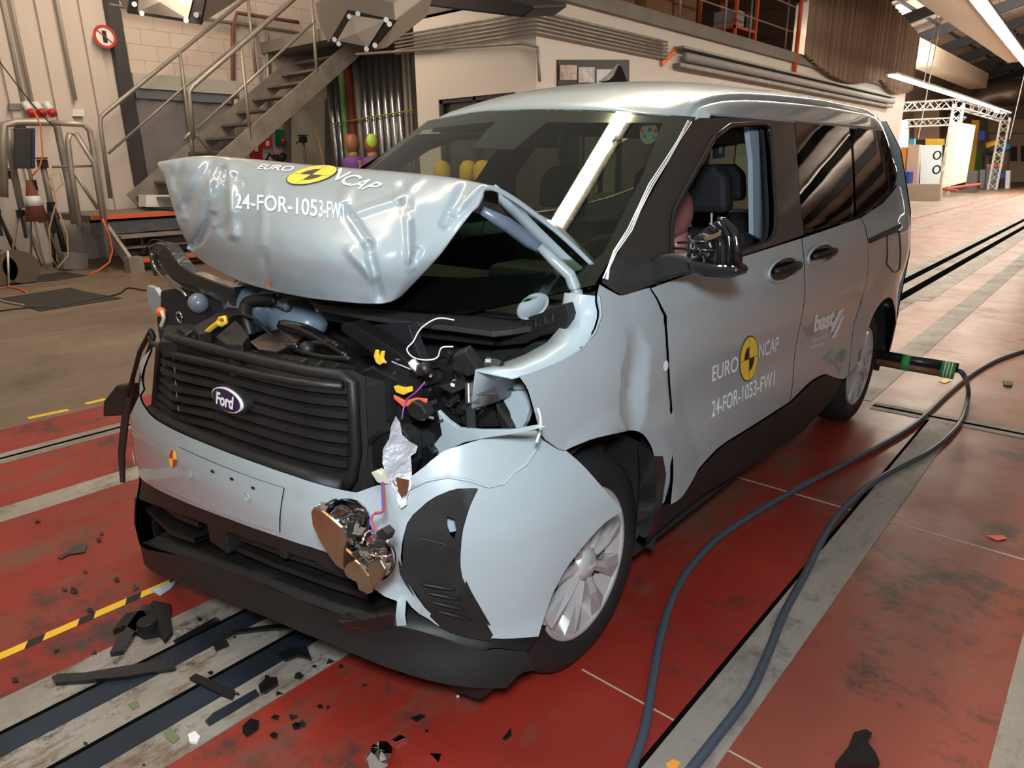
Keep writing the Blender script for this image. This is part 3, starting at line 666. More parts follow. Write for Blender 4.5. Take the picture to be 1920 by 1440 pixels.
for i in range(NV+1):
    for j in range(NU+1):
        u = 7*j/NU; v = 6*i/NV; p = H(u, v)
        if v >= 1.6:
            d = p-CAM; dz = d.dot(_f); px = 960+FPX*d.dot(_r)/dz; py = 720-FPX*d.dot(_u)/dz
            k = sum(crease_px((px, py), a, b, w_, dd) for a, b, w_, dd in creases)
            fe = min(1, (6-v)/.25, (v-1.6)/.5, u/.15, (7-u)/.15); k *= max(0, fe)
            n = noise.noise(Vector((px/60, py/60, 2.3)))*.006+noise.noise(Vector((px/24, py/24, 7.1)))*.0018
            p = p-d.normalized()*(k*1.2+n*max(0, fe))
        hv.append(p)
for i in range(NV):
    for j in range(NU): q_ = i*(NU+1)+j; hf.append((q_, q_+1, q_+NU+2, q_+NU+1))
bonnet_tris = [t for f in hf for t in ((f[0], f[1], f[2]), (f[0], f[2], f[3]))]
BV['bonnet'] = BVHTree.FromPolygons(hv, bonnet_tris)
mb = MB(); mb.add(hv, hf); bonnet = mb.build('bonnet', [paint, M('bonnet underside', (.10, .12, .14), .35, coat=.3)], car, True)
nrm = bonnet.data.polygons[NU*100+60].normal
if nrm.y > 0: bonnet.data.flip_normals()
mo = bonnet.modifiers.new('t', 'SOLIDIFY'); mo.thickness = .012; mo.offset = -1; mo.material_offset = 1
# right-hand rear spar of the bonnet, seen edge-on down to its hinge
b = MB()
top_ = [(930, 346, -.09), (960, 372, -.02), (1010, 425, .07), (1065, 480, .14), (1122, 528, .20)]; low_ = [(936, 362, -.085), (962, 395, -.01), (1004, 445, .08), (1060, 500, .15), (1115, 533, .205)]
T_ = [PY(*p) for p in top_]; L_ = [PY(*p) for p in low_]; n = len(T_)
b.add(T_+L_+[p+Vector((-.05, .05, -.03)) for p in L_], [(i, i+1, n+i+1, n+i) for i in range(n-1)]+[(n+i, n+i+1, 2*n+i+1, 2*n+i) for i in range(n-1)])
o = b.build('bonnet_side_edge', paint, bonnet, True); o.modifiers.new('t', 'SOLIDIFY').thickness = .006
b = MB(); T2 = [PY(*p) for p in [(905, 395, -.1), (950, 420, -.02), (990, 450, .05), (1030, 478, .09)]]
b.tube(T2, [.012, .02, .02, .012], 8); b.build('bonnet_brace', M('brace steel blue', (.12, .15, .19), .3, coat=.4), bonnet, True)
b = MB(); b.tube([PY(x, y, yy) for x, y, yy in [(1012, 462, .03), (1040, 490, .05), (1068, 515, .07), (1080, 545, .08), (1086, 580, .08), (1098, 610, .09)]], [.012, .015, .017, .018, .019, .014], 10)
b.build('bonnet_hinge', paint, car, True)
b = MB(); b.tube([PY(x, y, yy) for x, y, yy in [(1100, 590, .10), (1110, 575, .12), (1112, 600, .12), (1100, 618, .10)]], .008, 6, closed=True); b.build('hinge_bracket', paint_in, car, True)
# ---- decals on the bonnet
HK = ['bonnet']
def text_decal(nm, s, quad, keys, parent, bold=0., shear=0., space=1., mat=lettering, off=.0022, label=None):
    uv, fs = text_mesh(s, bold, shear, space); return decal(nm, uv, fs, quad, keys, mat, parent, off, label)
def curved(nm, s, pts_lo, pts_hi, keys, parent, bold=0., shear=0.):
    uv, fs = text_mesh(s, bold, shear); out = []
    def at(P, u):
        k = u*(len(P)-1); i = min(len(P)-2, int(k)); t = k-i; return P[i][0]*(1-t)+P[i+1][0]*t, P[i][1]*(1-t)+P[i+1][1]*t
    quad_uv = []
    pts = []
    for u, v in uv:
        a = at(pts_lo, u); c_ = at(pts_hi, u); pts.append(cast(a[0]*(1-v)+c_[0]*v, a[1]*(1-v)+c_[1]*v, keys, .0025))
    fs = [f for f in fs if all(pts[i] is not None for i in f)]; used = sorted({i for f in fs for i in f}); mp = {k: i for i, k in enumerate(used)}
    mb = MB(); mb.add([pts[i] for i in used], [tuple(mp[i] for i in f) for f in fs]); return mb.build(nm, lettering, parent)
curved('test_number_lettering', '24-FOR-1053-FW1', [(441, 391), (520, 398), (600, 408), (645, 413)], [(441, 363), (520, 368), (600, 376), (645, 382)], HK, bonnet, bold=.012)
curved('upper_lettering', 'EURO', [(482, 318), (510, 320), (545, 323)], [(492, 309), (520, 311), (556, 313)], HK, bonnet, bold=.01)
curved('upper_lettering', 'NCAP', [(612, 331), (650, 349), (690, 360)], [(640, 316), (680, 333), (722, 346)], HK, bonnet, bold=.01)
qh = [(518, 345), (590, 351), (655, 313), (575, 309)]
def roundel(quad, keys, parent, off=.0025, rings=1):
    uv, fs = disc_uv(40, 0, .5, rings=5); decal('roundel_border', uv, fs, quad, keys, black, parent, off)
    uv, fs = disc_uv(40, 0, .475, rings=5); rd_ = decal('roundel', uv, fs, quad, keys, sticker_y, parent, off+.0008)
    for a in (90, 270): uv, fs = disc_uv(10, 0, .27, a, a+90, rings=3); decal('roundel_quarter', uv, fs, quad, keys, black, rd_, off+.0016)
    for (x0, y0, x1, y1) in [(.495, .03, .505, .97), (.03, .495, .97, .505)]:
        uv = [(x0, y0), (x1, y0), (x1, y1), (x0, y1)]
        n = 8; U = []; F = []
        for i in range(n+1):
            t = i/n
            if x1-x0 < .1: U += [(x0, y0+(y1-y0)*t), (x1, y0+(y1-y0)*t)]
            else: U += [(x0+(x1-x0)*t, y0), (x0+(x1-x0)*t, y1)]
        F = [(2*i, 2*i+1, 2*i+3, 2*i+2) for i in range(n)]
        decal('roundel_line', U, F, quad, keys, black, rd_, off+.0014)
roundel(qh, HK, bonnet)
for q_ in ([(483, 552), (496, 550), (497, 534), (484, 536)],):
    text_decal('crayon_mark', 'M4', [(496, 539), (511, 542), (511, 524), (497, 522)], HK, bonnet, bold=.0, mat=M('red crayon', (.65, .12, .05), .7))
# ---- door decals
DK = ['front_door', 'sliding_door']
DKm = ['front_door_L', 'sliding_door_L']
text_decal('organiser_lettering', 'EURO', [(1334, 716), (1383, 695), (1384, 666), (1335, 686)], DKm, front_door, bold=.008)
text_decal('organiser_lettering', 'NCAP', [(1422, 672), (1458, 657), (1460, 630), (1423, 644)], DKm, front_door, bold=.008)
roundel([(1385, 722), (1420, 707), (1421, 622), (1386, 637)], DKm, front_door)
text_decal('test_number_lettering', '24-FOR-1053-FW1', [(1333, 783), (1451, 722), (1452, 694), (1334, 752)], DKm, front_door, bold=.010)
text_decal('institute_lettering', 'bast', [(1524, 624), (1562, 611), (1566, 576), (1528, 590)], DKm, rear_door, bold=.045, shear=.0, space=.92)
text_decal('institute_small_lettering', 'Bundesanstalt für', [(1521, 642), (1552, 630), (1552, 623), (1521, 635)], DKm, rear_door, bold=.0)
text_decal('institute_small_lettering', 'Straßenwesen', [(1520, 655), (1545, 645), (1545, 638), (1520, 648)], DKm, rear_door, bold=.0)
for nm, quad in (('institute_stripe', [(1554, 625), (1562, 621), (1583, 577), (1571, 582)]), ('institute_stripe', [(1557, 636), (1566, 631), (1583, 591), (1577, 593)])):
    decal(nm, [(0, 0), (1, 0), (1, 1), (0, 1)], [(0, 1, 2, 3)], quad, DKm, lettering, rear_door, .0025)
# ---- left front wing (panel behind the wheel arch up to the bonnet hinge)
def wing_dx(y, z):
    p = Vector((.87, y, z)); r = math.hypot(y-.03, z-.34)
    d = .010*max(0, 1-abs(r-.42)/.07)
    d += .012*noise.noise(p*4.2+Vector((0, .4, 1)))*min(1, max(0, (z-.45)/.25))
    d -= .03*max(0, 1-math.hypot((y-.13)/.07, (z-.87)/.16))
    return d
wo = [(1216, 541), (1190, 549), (1168, 556), (1150, 547), (1128, 534), (1122, 560), (1128, 590), (1118, 622), (1092, 655), (1050, 680), (1000, 700), (975, 706), (992, 728), (1003, 760), (1012, 790), (1020, 820), (1058, 848), (1078, 836), (1110, 821), (1150, 811), (1190, 806), (1207, 815), (1222, 838), (1231, 868), (1236, 900), (1234, 925), (1228, 948), (1246, 944)]+[(a_+7, b__) for a_, b__ in fend_seam[::-1][1:]]
wing = panel('front_wing', SU(wo), sideL(-.002, wing_dx), paint, car, (1, 0, 0), .028, .006, ch=1)
b = MB(); P_ = [hitS(a, c_, -.003) for a, c_ in [(1124, 556), (1128, 590), (1118, 620), (1092, 652), (1050, 677), (1000, 697), (960, 706)]]
I_ = [p+Vector((-.10, -.01, .0)) for p in P_]; J_ = [p+Vector((-.13, 0, -.10)) for p in P_]; n = len(P_)
b.add(P_+I_+J_, [(i, i+1, n+i+1, n+i) for i in range(n-1)]+[(n+i, n+i+1, 2*n+i+1, 2*n+i) for i in range(n-1)]); o = b.build('wing_flange', paint_in, wing, True); o.modifiers.new('t', 'SOLIDIFY').thickness = .006
uv, fs = disc_uv(16, 0, .5, rings=1); decal('camera_marker', uv, fs, [(1241, 697), (1251, 694), (1251, 674), (1241, 677)], ['front_wing', 'front_door_L'], white, front_door, .004)
# right front wing (seen from the other side, mostly intact)
panel('front_wing', [(.30, .30), (.42, .36), (.40, .55), (.25, .72), (0, .77), (-.12, .74), (-.16, .85), (-.05, 1.02), (.1, 1.10), (.27, 1.09)], sideR(), paint, car, (-1, 0, 0), .05, .006, ch=1)
b = MB(); b.prism([PY(x, y, -.30) for x, y in [(276, 535), (290, 540), (303, 560), (300, 600), (285, 585), (274, 555)]], (0, .02, 0)); b.build('wing_fragment', paint, car, False, bevel=.003)
# ================================================================ wheels
def wheel(name, c, steer=0., side=1, tilt=0.):
    w_ = empty('wheel', c, 0); w_.parent = car; w_.matrix_parent_inverse = car.matrix_basis.inverted()
    w_.matrix_basis = Matrix.Translation(Vector(c)) @ Matrix.Rotation(steer, 4, 'Z') @ Matrix.Rotation(tilt, 4, 'Y') @ (Matrix.Rotation(math.pi, 4, 'Z') if side < 0 else Matrix.Identity(4))
    def kid(o): o.parent = w_; o.matrix_parent_inverse = Matrix.Identity(4); return o
    prof = [(.219, -.085), (.235, -.098), (.26, -.104), (.295, -.100), (.316, -.088), (.324, -.072)]
    for k in range(4):
        x = -.045+.030*k; prof += [(.327, x-.006), (.317, x-.005), (.317, x+.005), (.327, x+.006)]
    prof += [(.324, .072), (.316, .088), (.300, .098), (.297, .1005), (.285, .1035), (.26, .104), (.242, .100), (.238, .097), (.230, .094), (.219, .085)]
    t = MB(); t.lathe(prof, (0, 0, 0), 'X', 72); kid(t.build('tyre', rubber, None, True, auto=35))
    r_ = MB(); r_.lathe([(.219, .085), (.227, .096), (.221, .100), (.210, .096), (.206, .080), (.198, .04), (.198, -.08)], (0, 0, 0), 'X', 60); kid(r_.build('rim', silver, None, True))
    d = MB(); d.cyl((-.06, 0, 0), (.035, 0, 0), .198, 40); kid(d.build('brake_disc', void, None, False))
    h = MB(); n = 9
    for k in range(n):
        a = 2*math.pi*k/n+.15; tw = .10
        def P(r, da, x): return Vector((x, r*math.cos(a+da), r*math.sin(a+da)))
        vs = [P(.045, -.30, .098), P(.045, .30, .098), P(.115, .17, .100), P(.210, .25, .092), P(.210, -.13, .092), P(.115, -.14, .100),
              P(.05, 0, .106), P(.115, .02, .110), P(.210, .08, .098)]
        vs += [P(.045, -.30, .07), P(.045, .30, .07), P(.115, .17, .07), P(.210, .25, .06), P(.210, -.13, .06), P(.115, -.14, .07)]
        h.add(vs, [(0, 5, 7, 6), (5, 4, 8, 7), (1, 6, 7, 2), (2, 7, 8, 3), (0, 9, 14, 5), (5, 14, 13, 4), (2, 11, 10, 1), (3, 12, 11, 2), (4, 13, 12, 3)])
        q1, q2_ = .25, 2*math.pi/n-.13
        h.add([P(.210, q1, .092), P(.210, q2_, .092), P(.160, q2_+.02, .07), P(.160, q1-.02, .07)], [(0, 1, 2, 3)])
    kid(h.build('wheel_spoke', silver, None, False))
    c2 = MB(); c2.lathe([(0, .118), (.018, .118), (.030, .116), (.038, .110), (.050, .100), (.052, .09)], (0, 0, 0), 'X', 32); hc = kid(c2.build('hub_cap', silver, None, True))
    uv, fs = text_mesh('Ford', bold=.01, shear=.35); m_ = MB(); m_.add([(.1195, (u-.5)*.045, (v-.5)*.018) for u, v in uv], fs); kid(m_.build('hub_lettering', M('pale silver', (.8, .8, .8), .3), None))
    return w_
wheel('wheel', (.715, .02, .336), R(3), 1, R(-1.5))
wheel('wheel', (.715, 2.692, .330), 0, 1); wheel('wheel', (-.715, 2.692, .330), 0, -1); wheel('wheel', (-.715, .02, .330), R(2), -1)
# ================================================================ engine bay
def shard(nm, px, y, mat, th=(0, .02, 0), parent=car, bevel=.002, label=None, smooth=False):
    P = [PY(a[0], a[1], a[2] if len(a) > 2 else y) for a in px]; b = MB(); b.prism(P, th); return b.build(nm, mat, parent, smooth, bevel=bevel, label=label)
def flatz(nm, px, z, mat, h=.03, parent=car, bevel=.003, label=None):
    b = MB(); b.prism([PZ(a[0], a[1], z) for a in px], (0, 0, -h)); return b.build(nm, mat, parent, False, bevel=bevel, label=label)
def cable(nm, px, r, mat, parent=car, label=None, n=6):
    P = [PY(*p) for p in px]; Q = []
    for i in range(len(P)-1):
        a, b_, c, d = P[max(i-1, 0)], P[i], P[i+1], P[min(i+2, len(P)-1)]
        for k in range(6): Q.append(cr(a, b_, c, d, k/6))
    Q.append(P[-1]); b = MB(); b.tube(Q, r, n); return b.build(nm, mat, parent, True, label=label)
def blob(nm, c, r, mat, parent=car, n=12, m=8, sc=(1, 1, 1), jit=0., label=None, seed=0):
    b = MB(); c = Vector(c); vs = []; rnd = random.Random(seed)
    for i in range(m+1):
        th = math.pi*i/m
        for k in range(n):
            ph = 2*math.pi*k/n; j = 1+jit*(rnd.random()-.5); vs.append(c+Vector((math.sin(th)*math.cos(ph)*sc[0], math.sin(th)*math.sin(ph)*sc[1], math.cos(th)*sc[2]))*r*j)
    b.add(vs, [(i*n+k, i*n+(k+1) % n, (i+1)*n+(k+1) % n, (i+1)*n+k) for i in range(m) for k in range(n)]); return b.build(nm, mat, parent, True, label=label)
slate = M('washer bottle grey-blue', (.09, .12, .15), .35, coat=.3); skyb = M('pale blue casing', (.17, .23, .27), .35, coat=.3)
glossn = M('oily black', (.010, .010, .011), .22, coat=.5, bump=.2, bscale=40)
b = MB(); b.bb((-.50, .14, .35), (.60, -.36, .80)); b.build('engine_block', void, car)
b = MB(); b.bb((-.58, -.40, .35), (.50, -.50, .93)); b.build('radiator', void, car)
flatz('slam_panel', [(300, 640), (312, 608), (345, 612), (385, 628), (440, 650), (520, 662), (600, 672), (672, 686), (662, 712), (600, 702), (500, 684), (400, 660), (330, 640)], .955, blackp, .05)
for i, (x, y) in enumerate([(345, 628), (375, 640), (405, 650), (440, 661), (560, 680), (590, 685), (620, 690)]):
    flatz('panel_rib', [(x, y), (x+12, y-9), (x+17, y-8), (x+5, y+1)], .965, trimb, .012, bevel=0)
flatz('front_beam', [(362, 612), (445, 566), (470, 562), (482, 572), (440, 590), (395, 622), (372, 626)], .99, blackp, .05)
flatz('air_box', [(405, 630), (441, 600), (455, 612), (468, 630), (455, 645), (425, 645)], 1.00, blackp, .12)
flatz('battery_cover', [(468, 640), (500, 622), (545, 610), (580, 618), (560, 640), (520, 660), (485, 655)], .965, glossn, .08)
blob('washer_bottle', PY(475, 572, -.22), .12, slate, sc=(1, .8, .8)); blob('coolant_tank', PY(555, 600, -.16), .11, skyb, sc=(1.3, .8, .7))
blob('filler_cap', PY(455, 548, -.22), .055, black, sc=(1, 1, .5)); blob('lamp_bowl', PY(372, 568, -.33), .036, M('pale lamp bowl', (.16, .19, .23), .3, coat=.4))
cable('coolant_hose', [(470, 628, -.32), (462, 600, -.32), (462, 572, -.3), (480, 562, -.28), (520, 560, -.25)], .022, black)
cable('coolant_pipe', [(480, 548, -.22), (510, 562, -.24), (540, 575, -.24)], .016, M('hose grey', (.12, .14, .16), .4))
cable('release_cable', [(420, 595, -.38), (450, 590, -.36), (480, 600, -.36), (505, 625, -.38), (530, 645, -.4)], .005, black)
cable('harness', [(530, 610, -.3), (570, 620, -.32), (610, 640, -.32), (640, 655, -.34)], .02, glossn)
cable('harness', [(510, 645, -.38), (560, 650, -.36), (610, 645, -.34), (650, 668, -.36)], .013, glossn)
cable('latch_cable', [(550, 655, -.42), (600, 668, -.44), (655, 672, -.45)], .006, black)
blob('latch_boot', PY(576, 654, -.41), .022, black); cable('latch', [(480, 655, -.42), (520, 650, -.42), (560, 650, -.42)], .012, glossn)
dh = cable('dipstick_handle', [(376, 634, -.53), (395, 617, -.53), (412, 604, -.53)], [.008]*12+[.010], yellow, label='yellow pull handle'); 
b = MB(); b.tube([PY(x, y, -.53) for x, y in [(408, 607), (412, 597), (422, 595), (424, 603), (416, 610)]], .006, 6, closed=True); b.build('handle_loop', yellow, dh, True)
# bent black lamp surround and debris at the right headlamp (picture left)
o = shard('bent_lamp_surround', [(276, 462), (290, 455), (308, 458), (322, 476), (338, 498), (360, 512), (400, 528), (436, 540), (440, 575), (420, 572), (392, 556), (350, 545), (322, 525), (300, 500), (288, 520), (282, 500)], -.31, glossn, (0, .05, 0), bevel=.006)
cable('lamp_seal', [(285, 475, -.32), (290, 500, -.32), (315, 530, -.33), (340, 545, -.34), (350, 556, -.34)], .006, M('aluminium trim', (.4, .4, .4), .3, 1.))
cable('wire_loop', [(272, 470, -.32), (285, 450, -.32), (310, 455, -.32), (318, 465, -.32)], .003, black)
shard('lamp_housing', [(300, 545), (330, 540), (400, 560), (430, 575), (440, 600), (370, 625), (330, 640), (300, 640), (292, 600)], -.30, void, (0, .10, 0), bevel=.01)
blob('bulb_socket', PY(302, 585, -.40), .018, orange, label='orange bulb socket'); cable('bulb_tube', [(303, 583, -.41), (307, 596, -.41), (302, 612, -.41)], .007, M('ivory plastic', (.75, .66, .48), .5))
b = MB(); c0 = PY(337, 595, -.40); b.tube([c0+Vector((math.cos(a)*.022, 0, math.sin(a)*.018)) for a in [2*math.pi*k/14 for k in range(14)]], .004, 5, closed=True); b.build('bulb_ring', chrome, car, True)
b = MB(); b.tube([PY(x, y, -.50) for x, y in [(240, 742), (262, 660), (283, 620), (288, 632), (268, 690), (262, 740)]], .009, 6); b.build('side_trim', blackp, car, True)
shard('side_lamp_trim', [(225, 905), (220, 850), (226, 790), (240, 722), (250, 712), (240, 780), (232, 850), (232, 905)], -.50, black, (0, .008, 0))
b = MB(); b.prism([PY(x, y, -.44) for x, y in [(192, 782), (193, 752), (216, 723), (238, 722), (230, 780)]], (0, .06, 0)); b.build('arch_trim', blackp, car, False, bevel=.01)
# ---- cowl box under the windscreen
flatz('cowl_panel', [(560, 545), (700, 560), (800, 540), (870, 556), (1000, 568), (1065, 575), (1040, 605), (960, 618), (925, 622), (850, 612), (760, 602), (680, 590), (600, 575)], 1.035, M('cowl plastic', (.030, .026, .024), .6, bump=.2, bscale=200), .015)
shard('cowl_front', [(600, 575, -.15), (680, 590, -.14), (760, 600, -.13), (850, 610, -.11), (925, 622, -.09), (922, 648, -.09), (850, 640, -.11), (760, 630, -.13), (680, 616, -.14), (610, 600, -.15)], -.1, blackp, (0, .03, 0))
shard('cowl_side', [(925, 620), (960, 605), (1010, 588), (1062, 568), (1068, 590), (1060, 620), (1010, 632), (985, 645), (922, 650)], -.06, blackp, (0, .03, 0), bevel=.004)
for (x, y) in [(985, 615), (1000, 609), (1017, 603), (1032, 597)]:
    b = MB(); c0 = PY(x, y, -.065); b.tube([c0+Vector((dx, 0, dz)) for dx, dz in [(-.009, -.014), (.009, -.012), (.009, .014), (-.009, .012)]], .002, 5, closed=True); b.build('cowl_rib', black, car, True)
b = MB(); b.lathe([(0, .0), (.03, .001), (.042, .004), (.048, .010), (.040, .012), (.036, .006), (0, .004)], (0, 0, 0), 'Z', 30); sc_ = b.build('strut_cap', M('strut cap grey', (.30, .35, .38), .4), car, True)
sc_.matrix_basis = Matrix.Translation(PY(1001, 578, -.02)-Vector(car.location)) @ Matrix.Rotation(R(40), 4, 'X'); sc_.matrix_parent_inverse = Matrix.Identity(4)
b = MB(); b.tube([PY(x, y, yy) for x, y, yy in [(800, 560, .02), (850, 573, -.01), (900, 588, -.04), (925, 592, -.04), (970, 596, -.03), (1010, 594, -.02)]], [.006, .008, .012, .014, .010, .006], 8); b.build('wiper_arm', gloss, car, True)
b = MB(); b.tube([PY(x, y, yy) for x, y, yy in [(640, 520, .05), (760, 548, .0), (850, 562, -.02)]], .006, 6); b.build('wiper_blade', black, car, True)
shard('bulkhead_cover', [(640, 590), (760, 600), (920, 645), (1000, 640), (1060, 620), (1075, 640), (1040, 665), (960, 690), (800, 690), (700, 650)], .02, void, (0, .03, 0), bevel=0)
# ---- crushed crossmember, fan shroud and the torn lamp area on the left
shard('crossmember', [(638, 608), (655, 604), (690, 625), (745, 660), (790, 705), (798, 725), (780, 728), (730, 692), (680, 650), (640, 622)], -.33, blackp, (0, .05, 0), bevel=.004)
shard('air_duct', [(690, 612), (765, 608), (775, 640), (792, 680), (785, 700), (745, 665), (700, 628)], -.28, M('duct black', (.014, .014, .017), .45), (0, .03, 0))
shard('radiator_shroud', [(668, 700), (700, 690), (758, 720), (762, 770), (755, 800), (720, 815), (690, 840), (680, 810), (672, 760)], -.40, blackp, (0, .06, 0), bevel=.004)
for x in (700, 722, 745): shard('shroud_rib', [(x, 710), (x+3, 709), (x+6, 790), (x+3, 792)], -.41, black, (0, .012, 0), bevel=0)
shard('lamp_back_plate', [(690, 835), (712, 812), (740, 800), (760, 815), (765, 870), (750, 905), (730, 925), (702, 912), (688, 895), (684, 860)], -.46, blackp, (0, .05, 0), bevel=.01)
cable('gasket', [(688, 890, -.465), (686, 850, -.465), (700, 822, -.465), (730, 806, -.465), (752, 812, -.465)], .006, black)
shard('inner_bracket', [(660, 755), (668, 750), (678, 800), (684, 880), (676, 915), (668, 905), (664, 840)], -.455, paint_in, (0, .02, 0))
shard('torn_sheet', [(820, 770), (838, 788), (858, 802), (900, 806), (955, 806), (1005, 798), (1018, 802), (980, 812), (920, 820), (870, 830), (838, 845), (800, 872), (770, 900), (750, 935), (745, 915), (775, 880), (800, 850), (828, 815)], -.36, paint_in, (0, .012, 0))
shard('torn_sheet', [(938, 740), (965, 733), (998, 733), (994, 760), (984, 792), (976, 806), (962, 800), (955, 772), (946, 756)], -.22, paint_in, (0, .02, 0))
shard('folded_flange', [(940, 716), (985, 722), (992, 732), (950, 732), (935, 726)], -.22, paint_in, (0, .03, 0), bevel=.006)
cable('clear_strip', [(996, 745, -.25), (1010, 770, -.27), (1014, 800, -.29), (1006, 830, -.32)], .004, M('milky plastic strip', (.50, .52, .48), .3, coat=.6))
for i, (px, y, m_) in enumerate([
    ([(828, 700), (850, 690), (868, 700), (872, 725), (850, 745), (832, 738), (824, 718)], -.30, glossn), ([(852, 690), (878, 682), (898, 695), (900, 712), (868, 722)], -.27, blackp),
    ([(880, 700), (920, 690), (940, 705), (925, 735), (905, 755), (890, 740)], -.25, glossn), ([(868, 745), (902, 738), (912, 768), (890, 790), (868, 780)], -.26, glossn),
    ([(925, 718), (950, 712), (952, 735), (935, 735), (930, 760), (950, 790), (958, 805), (940, 806), (930, 780), (922, 750)], -.24, blackp), ([(770, 770), (800, 760), (820, 775), (842, 800), (830, 822), (810, 828), (790, 850), (772, 860), (768, 820)], -.34, glossn),
    ([(775, 850), (800, 835), (812, 850), (806, 880), (788, 890), (772, 878)], -.38, glossn), ([(905, 770), (945, 775), (950, 800), (900, 802), (880, 795)], -.22, black),
    ([(756, 700), (790, 705), (830, 730), (835, 760), (800, 770), (760, 765)], -.28, glossn), ([(850, 755), (880, 770), (880, 800), (852, 795), (838, 775)], -.27, black),
    ([(800, 676), (860, 672), (900, 688), (880, 700), (830, 698)], -.25, black), ([(1000, 642), (1040, 640), (1020, 665), (960, 690), (930, 680)], -.08, black)]):
    shard(['broken_housing', 'bracket', 'connector_block', 'broken_housing'][i % 4], px, y, m_, (0, .05, 0), bevel=.005)
rnd = random.Random(5); names_ = ['bracket', 'connector', 'clip', 'broken_rib', 'relay']
for i in range(56):
    x = rnd.uniform(690, 950); y = rnd.uniform(660, 880) if x < 850 else rnd.uniform(670, 800)
    if (y > 800 and x > 830) or (x > 905 and y > 715): continue
    c = PY(x, y, rnd.uniform(-.36, -.22)); b = MB()
    rot = Matrix.Rotation(rnd.uniform(0, 3), 3, 'X') @ Matrix.Rotation(rnd.uniform(0, 3), 3, 'Y') @ Matrix.Rotation(rnd.uniform(0, 3), 3, 'Z')
    k = rnd.random()
    if k < .5: b.box(c, (rnd.uniform(.02, .06), rnd.uniform(.01, .04), rnd.uniform(.015, .05)), rot); bv = .003
    elif k < .8: d = rot @ Vector((rnd.uniform(.010, .02), 0, 0)); b.tube([c-d, c+Vector((0, 0, rnd.uniform(-.02, .02))), c+d], rnd.uniform(.003, .009), 6); bv = 0
    else: b.add([c+rot @ Vector(v) for v in [(-.04, 0, -.02), (.03, .005, -.03), (.045, .01, .02), (-.01, .0, .035)]], [(0, 1, 2, 3)]); bv = 0
    o = b.build(names_[i % 5], [glossn, black, blackp, glossn, void, glossn, M('dull aluminium', (.2, .2, .2), .4, .8)][i % 7] if i % 11 else paint_in, car, False, bevel=bv)
    if k >= .8: o.modifiers.new('t', 'SOLIDIFY').thickness = .003
for i in range(12):
    c = PY(rnd.uniform(700, 930), rnd.uniform(670, 790), -.38); b = MB(); b.box(c, (.012, .004, .006), Matrix.Rotation(rnd.uniform(0, 3), 3, 'Z') @ Matrix.Rotation(rnd.uniform(0, 3), 3, 'X')); b.build('glint_chip', [chrome, white, paint_in][i % 3], car)  # tiny bright chips added as glints among the dark engine bay parts
# small coloured things
shard('yellow_clip', [(700, 668), (703, 656), (707, 657), (707, 668), (711, 668), (714, 658), (718, 659), (716, 672), (719, 680), (711, 685), (704, 680)], -.46, yellow, (0, .008, 0), label='yellow plastic clip')
cable('bulb_holder', [(772, 678, -.42), (778, 686, -.42), (790, 694, -.42)], .011, M('milky white', (.6, .6, .62), .4)); cable('connector_plug', [(790, 694, -.42), (802, 688, -.42)], .016, black)
shard('lamp_adjuster', [(737, 724), (752, 728), (765, 726), (766, 736), (756, 741), (742, 736)], -.44, yellow, (0, .015, 0), label='yellow adjuster lug')
shard('orange_tape', [(737, 741), (758, 752), (778, 746), (799, 748), (798, 758), (770, 760), (756, 764), (738, 748)], -.45, M('red-orange tape', (.75, .12, .06), .5), (0, .006, 0), label='red-orange strip')
shard('bulb_connector', [(760, 765), (772, 752), (790, 762), (799, 778), (786, 790), (770, 782)], -.47, blackp, (0, .03, 0), bevel=.004)
for r_, pts in ((M('violet wire', (.25, .05, .30), .5), [(797, 716, -.45), (780, 735, -.46), (762, 750, -.46), (756, 770, -.47), (754, 785, -.47)]), (M('blue wire', (.05, .12, .55), .5), [(716, 905, -.55), (717, 935, -.60), (716, 960, -.64), (700, 965, -.66), (694, 980, -.68), (706, 1000, -.69)]), (red, [(719, 905, -.55), (720, 935, -.60), (719, 958, -.64), (703, 962, -.66), (697, 980, -.68), (710, 1000, -.69)])):
    cable('wire', pts, .002, r_)
cable('white_wire', [(852, 600, -.22), (820, 597, -.25), (790, 615, -.28), (775, 640, -.3), (763, 655, -.32), (775, 670, -.32), (800, 675, -.32), (820, 670, -.3), (828, 652, -.3), (850, 650, -.28)], .002, white)
shard('lamp_motor', [(694, 886), (705, 882), (716, 888), (724, 878), (730, 892), (732, 912), (718, 910), (706, 905)], -.53, M('cream plastic', (.62, .62, .50), .5), (0, .02, 0), bevel=.004)
rnd = random.Random(9)
def tilt(px, p0, n):
    n = Vector(n); d = ray(*px); return CAM+d*((p0-CAM).dot(n)/d.dot(n))
def facing(nm, px, c, y, n, mat, parent=car, th=.005):
    p0 = PY(c[0], c[1], y); P = [tilt(a, p0, n) for a in px]; b = MB(); b.prism(P, -Vector(n).normalized()*th); return b.build(nm, mat, parent, False)
refl = facing('reflector_shard', [(742, 780), (750, 792), (754, 815), (768, 828), (783, 836), (780, 848), (770, 855), (772, 880), (771, 912), (762, 935), (762, 946), (752, 953), (746, 942), (738, 918), (724, 890), (717, 868), (718, 842), (730, 822), (733, 800)], (742, 845), -.50, (.62, -.70, .78), M('satin chrome', (.62, .64, .70), .30, 1., bump=.6, bscale=14))
cable('reflector_flute', [(727, 892, -.535), (745, 915, -.535), (754, 945, -.535)], .003, bronze); shard('reflector_tint', [(742, 895), (766, 900), (762, 925), (754, 935), (746, 920)], -.55, bronze, (0, .002, 0), bevel=0)
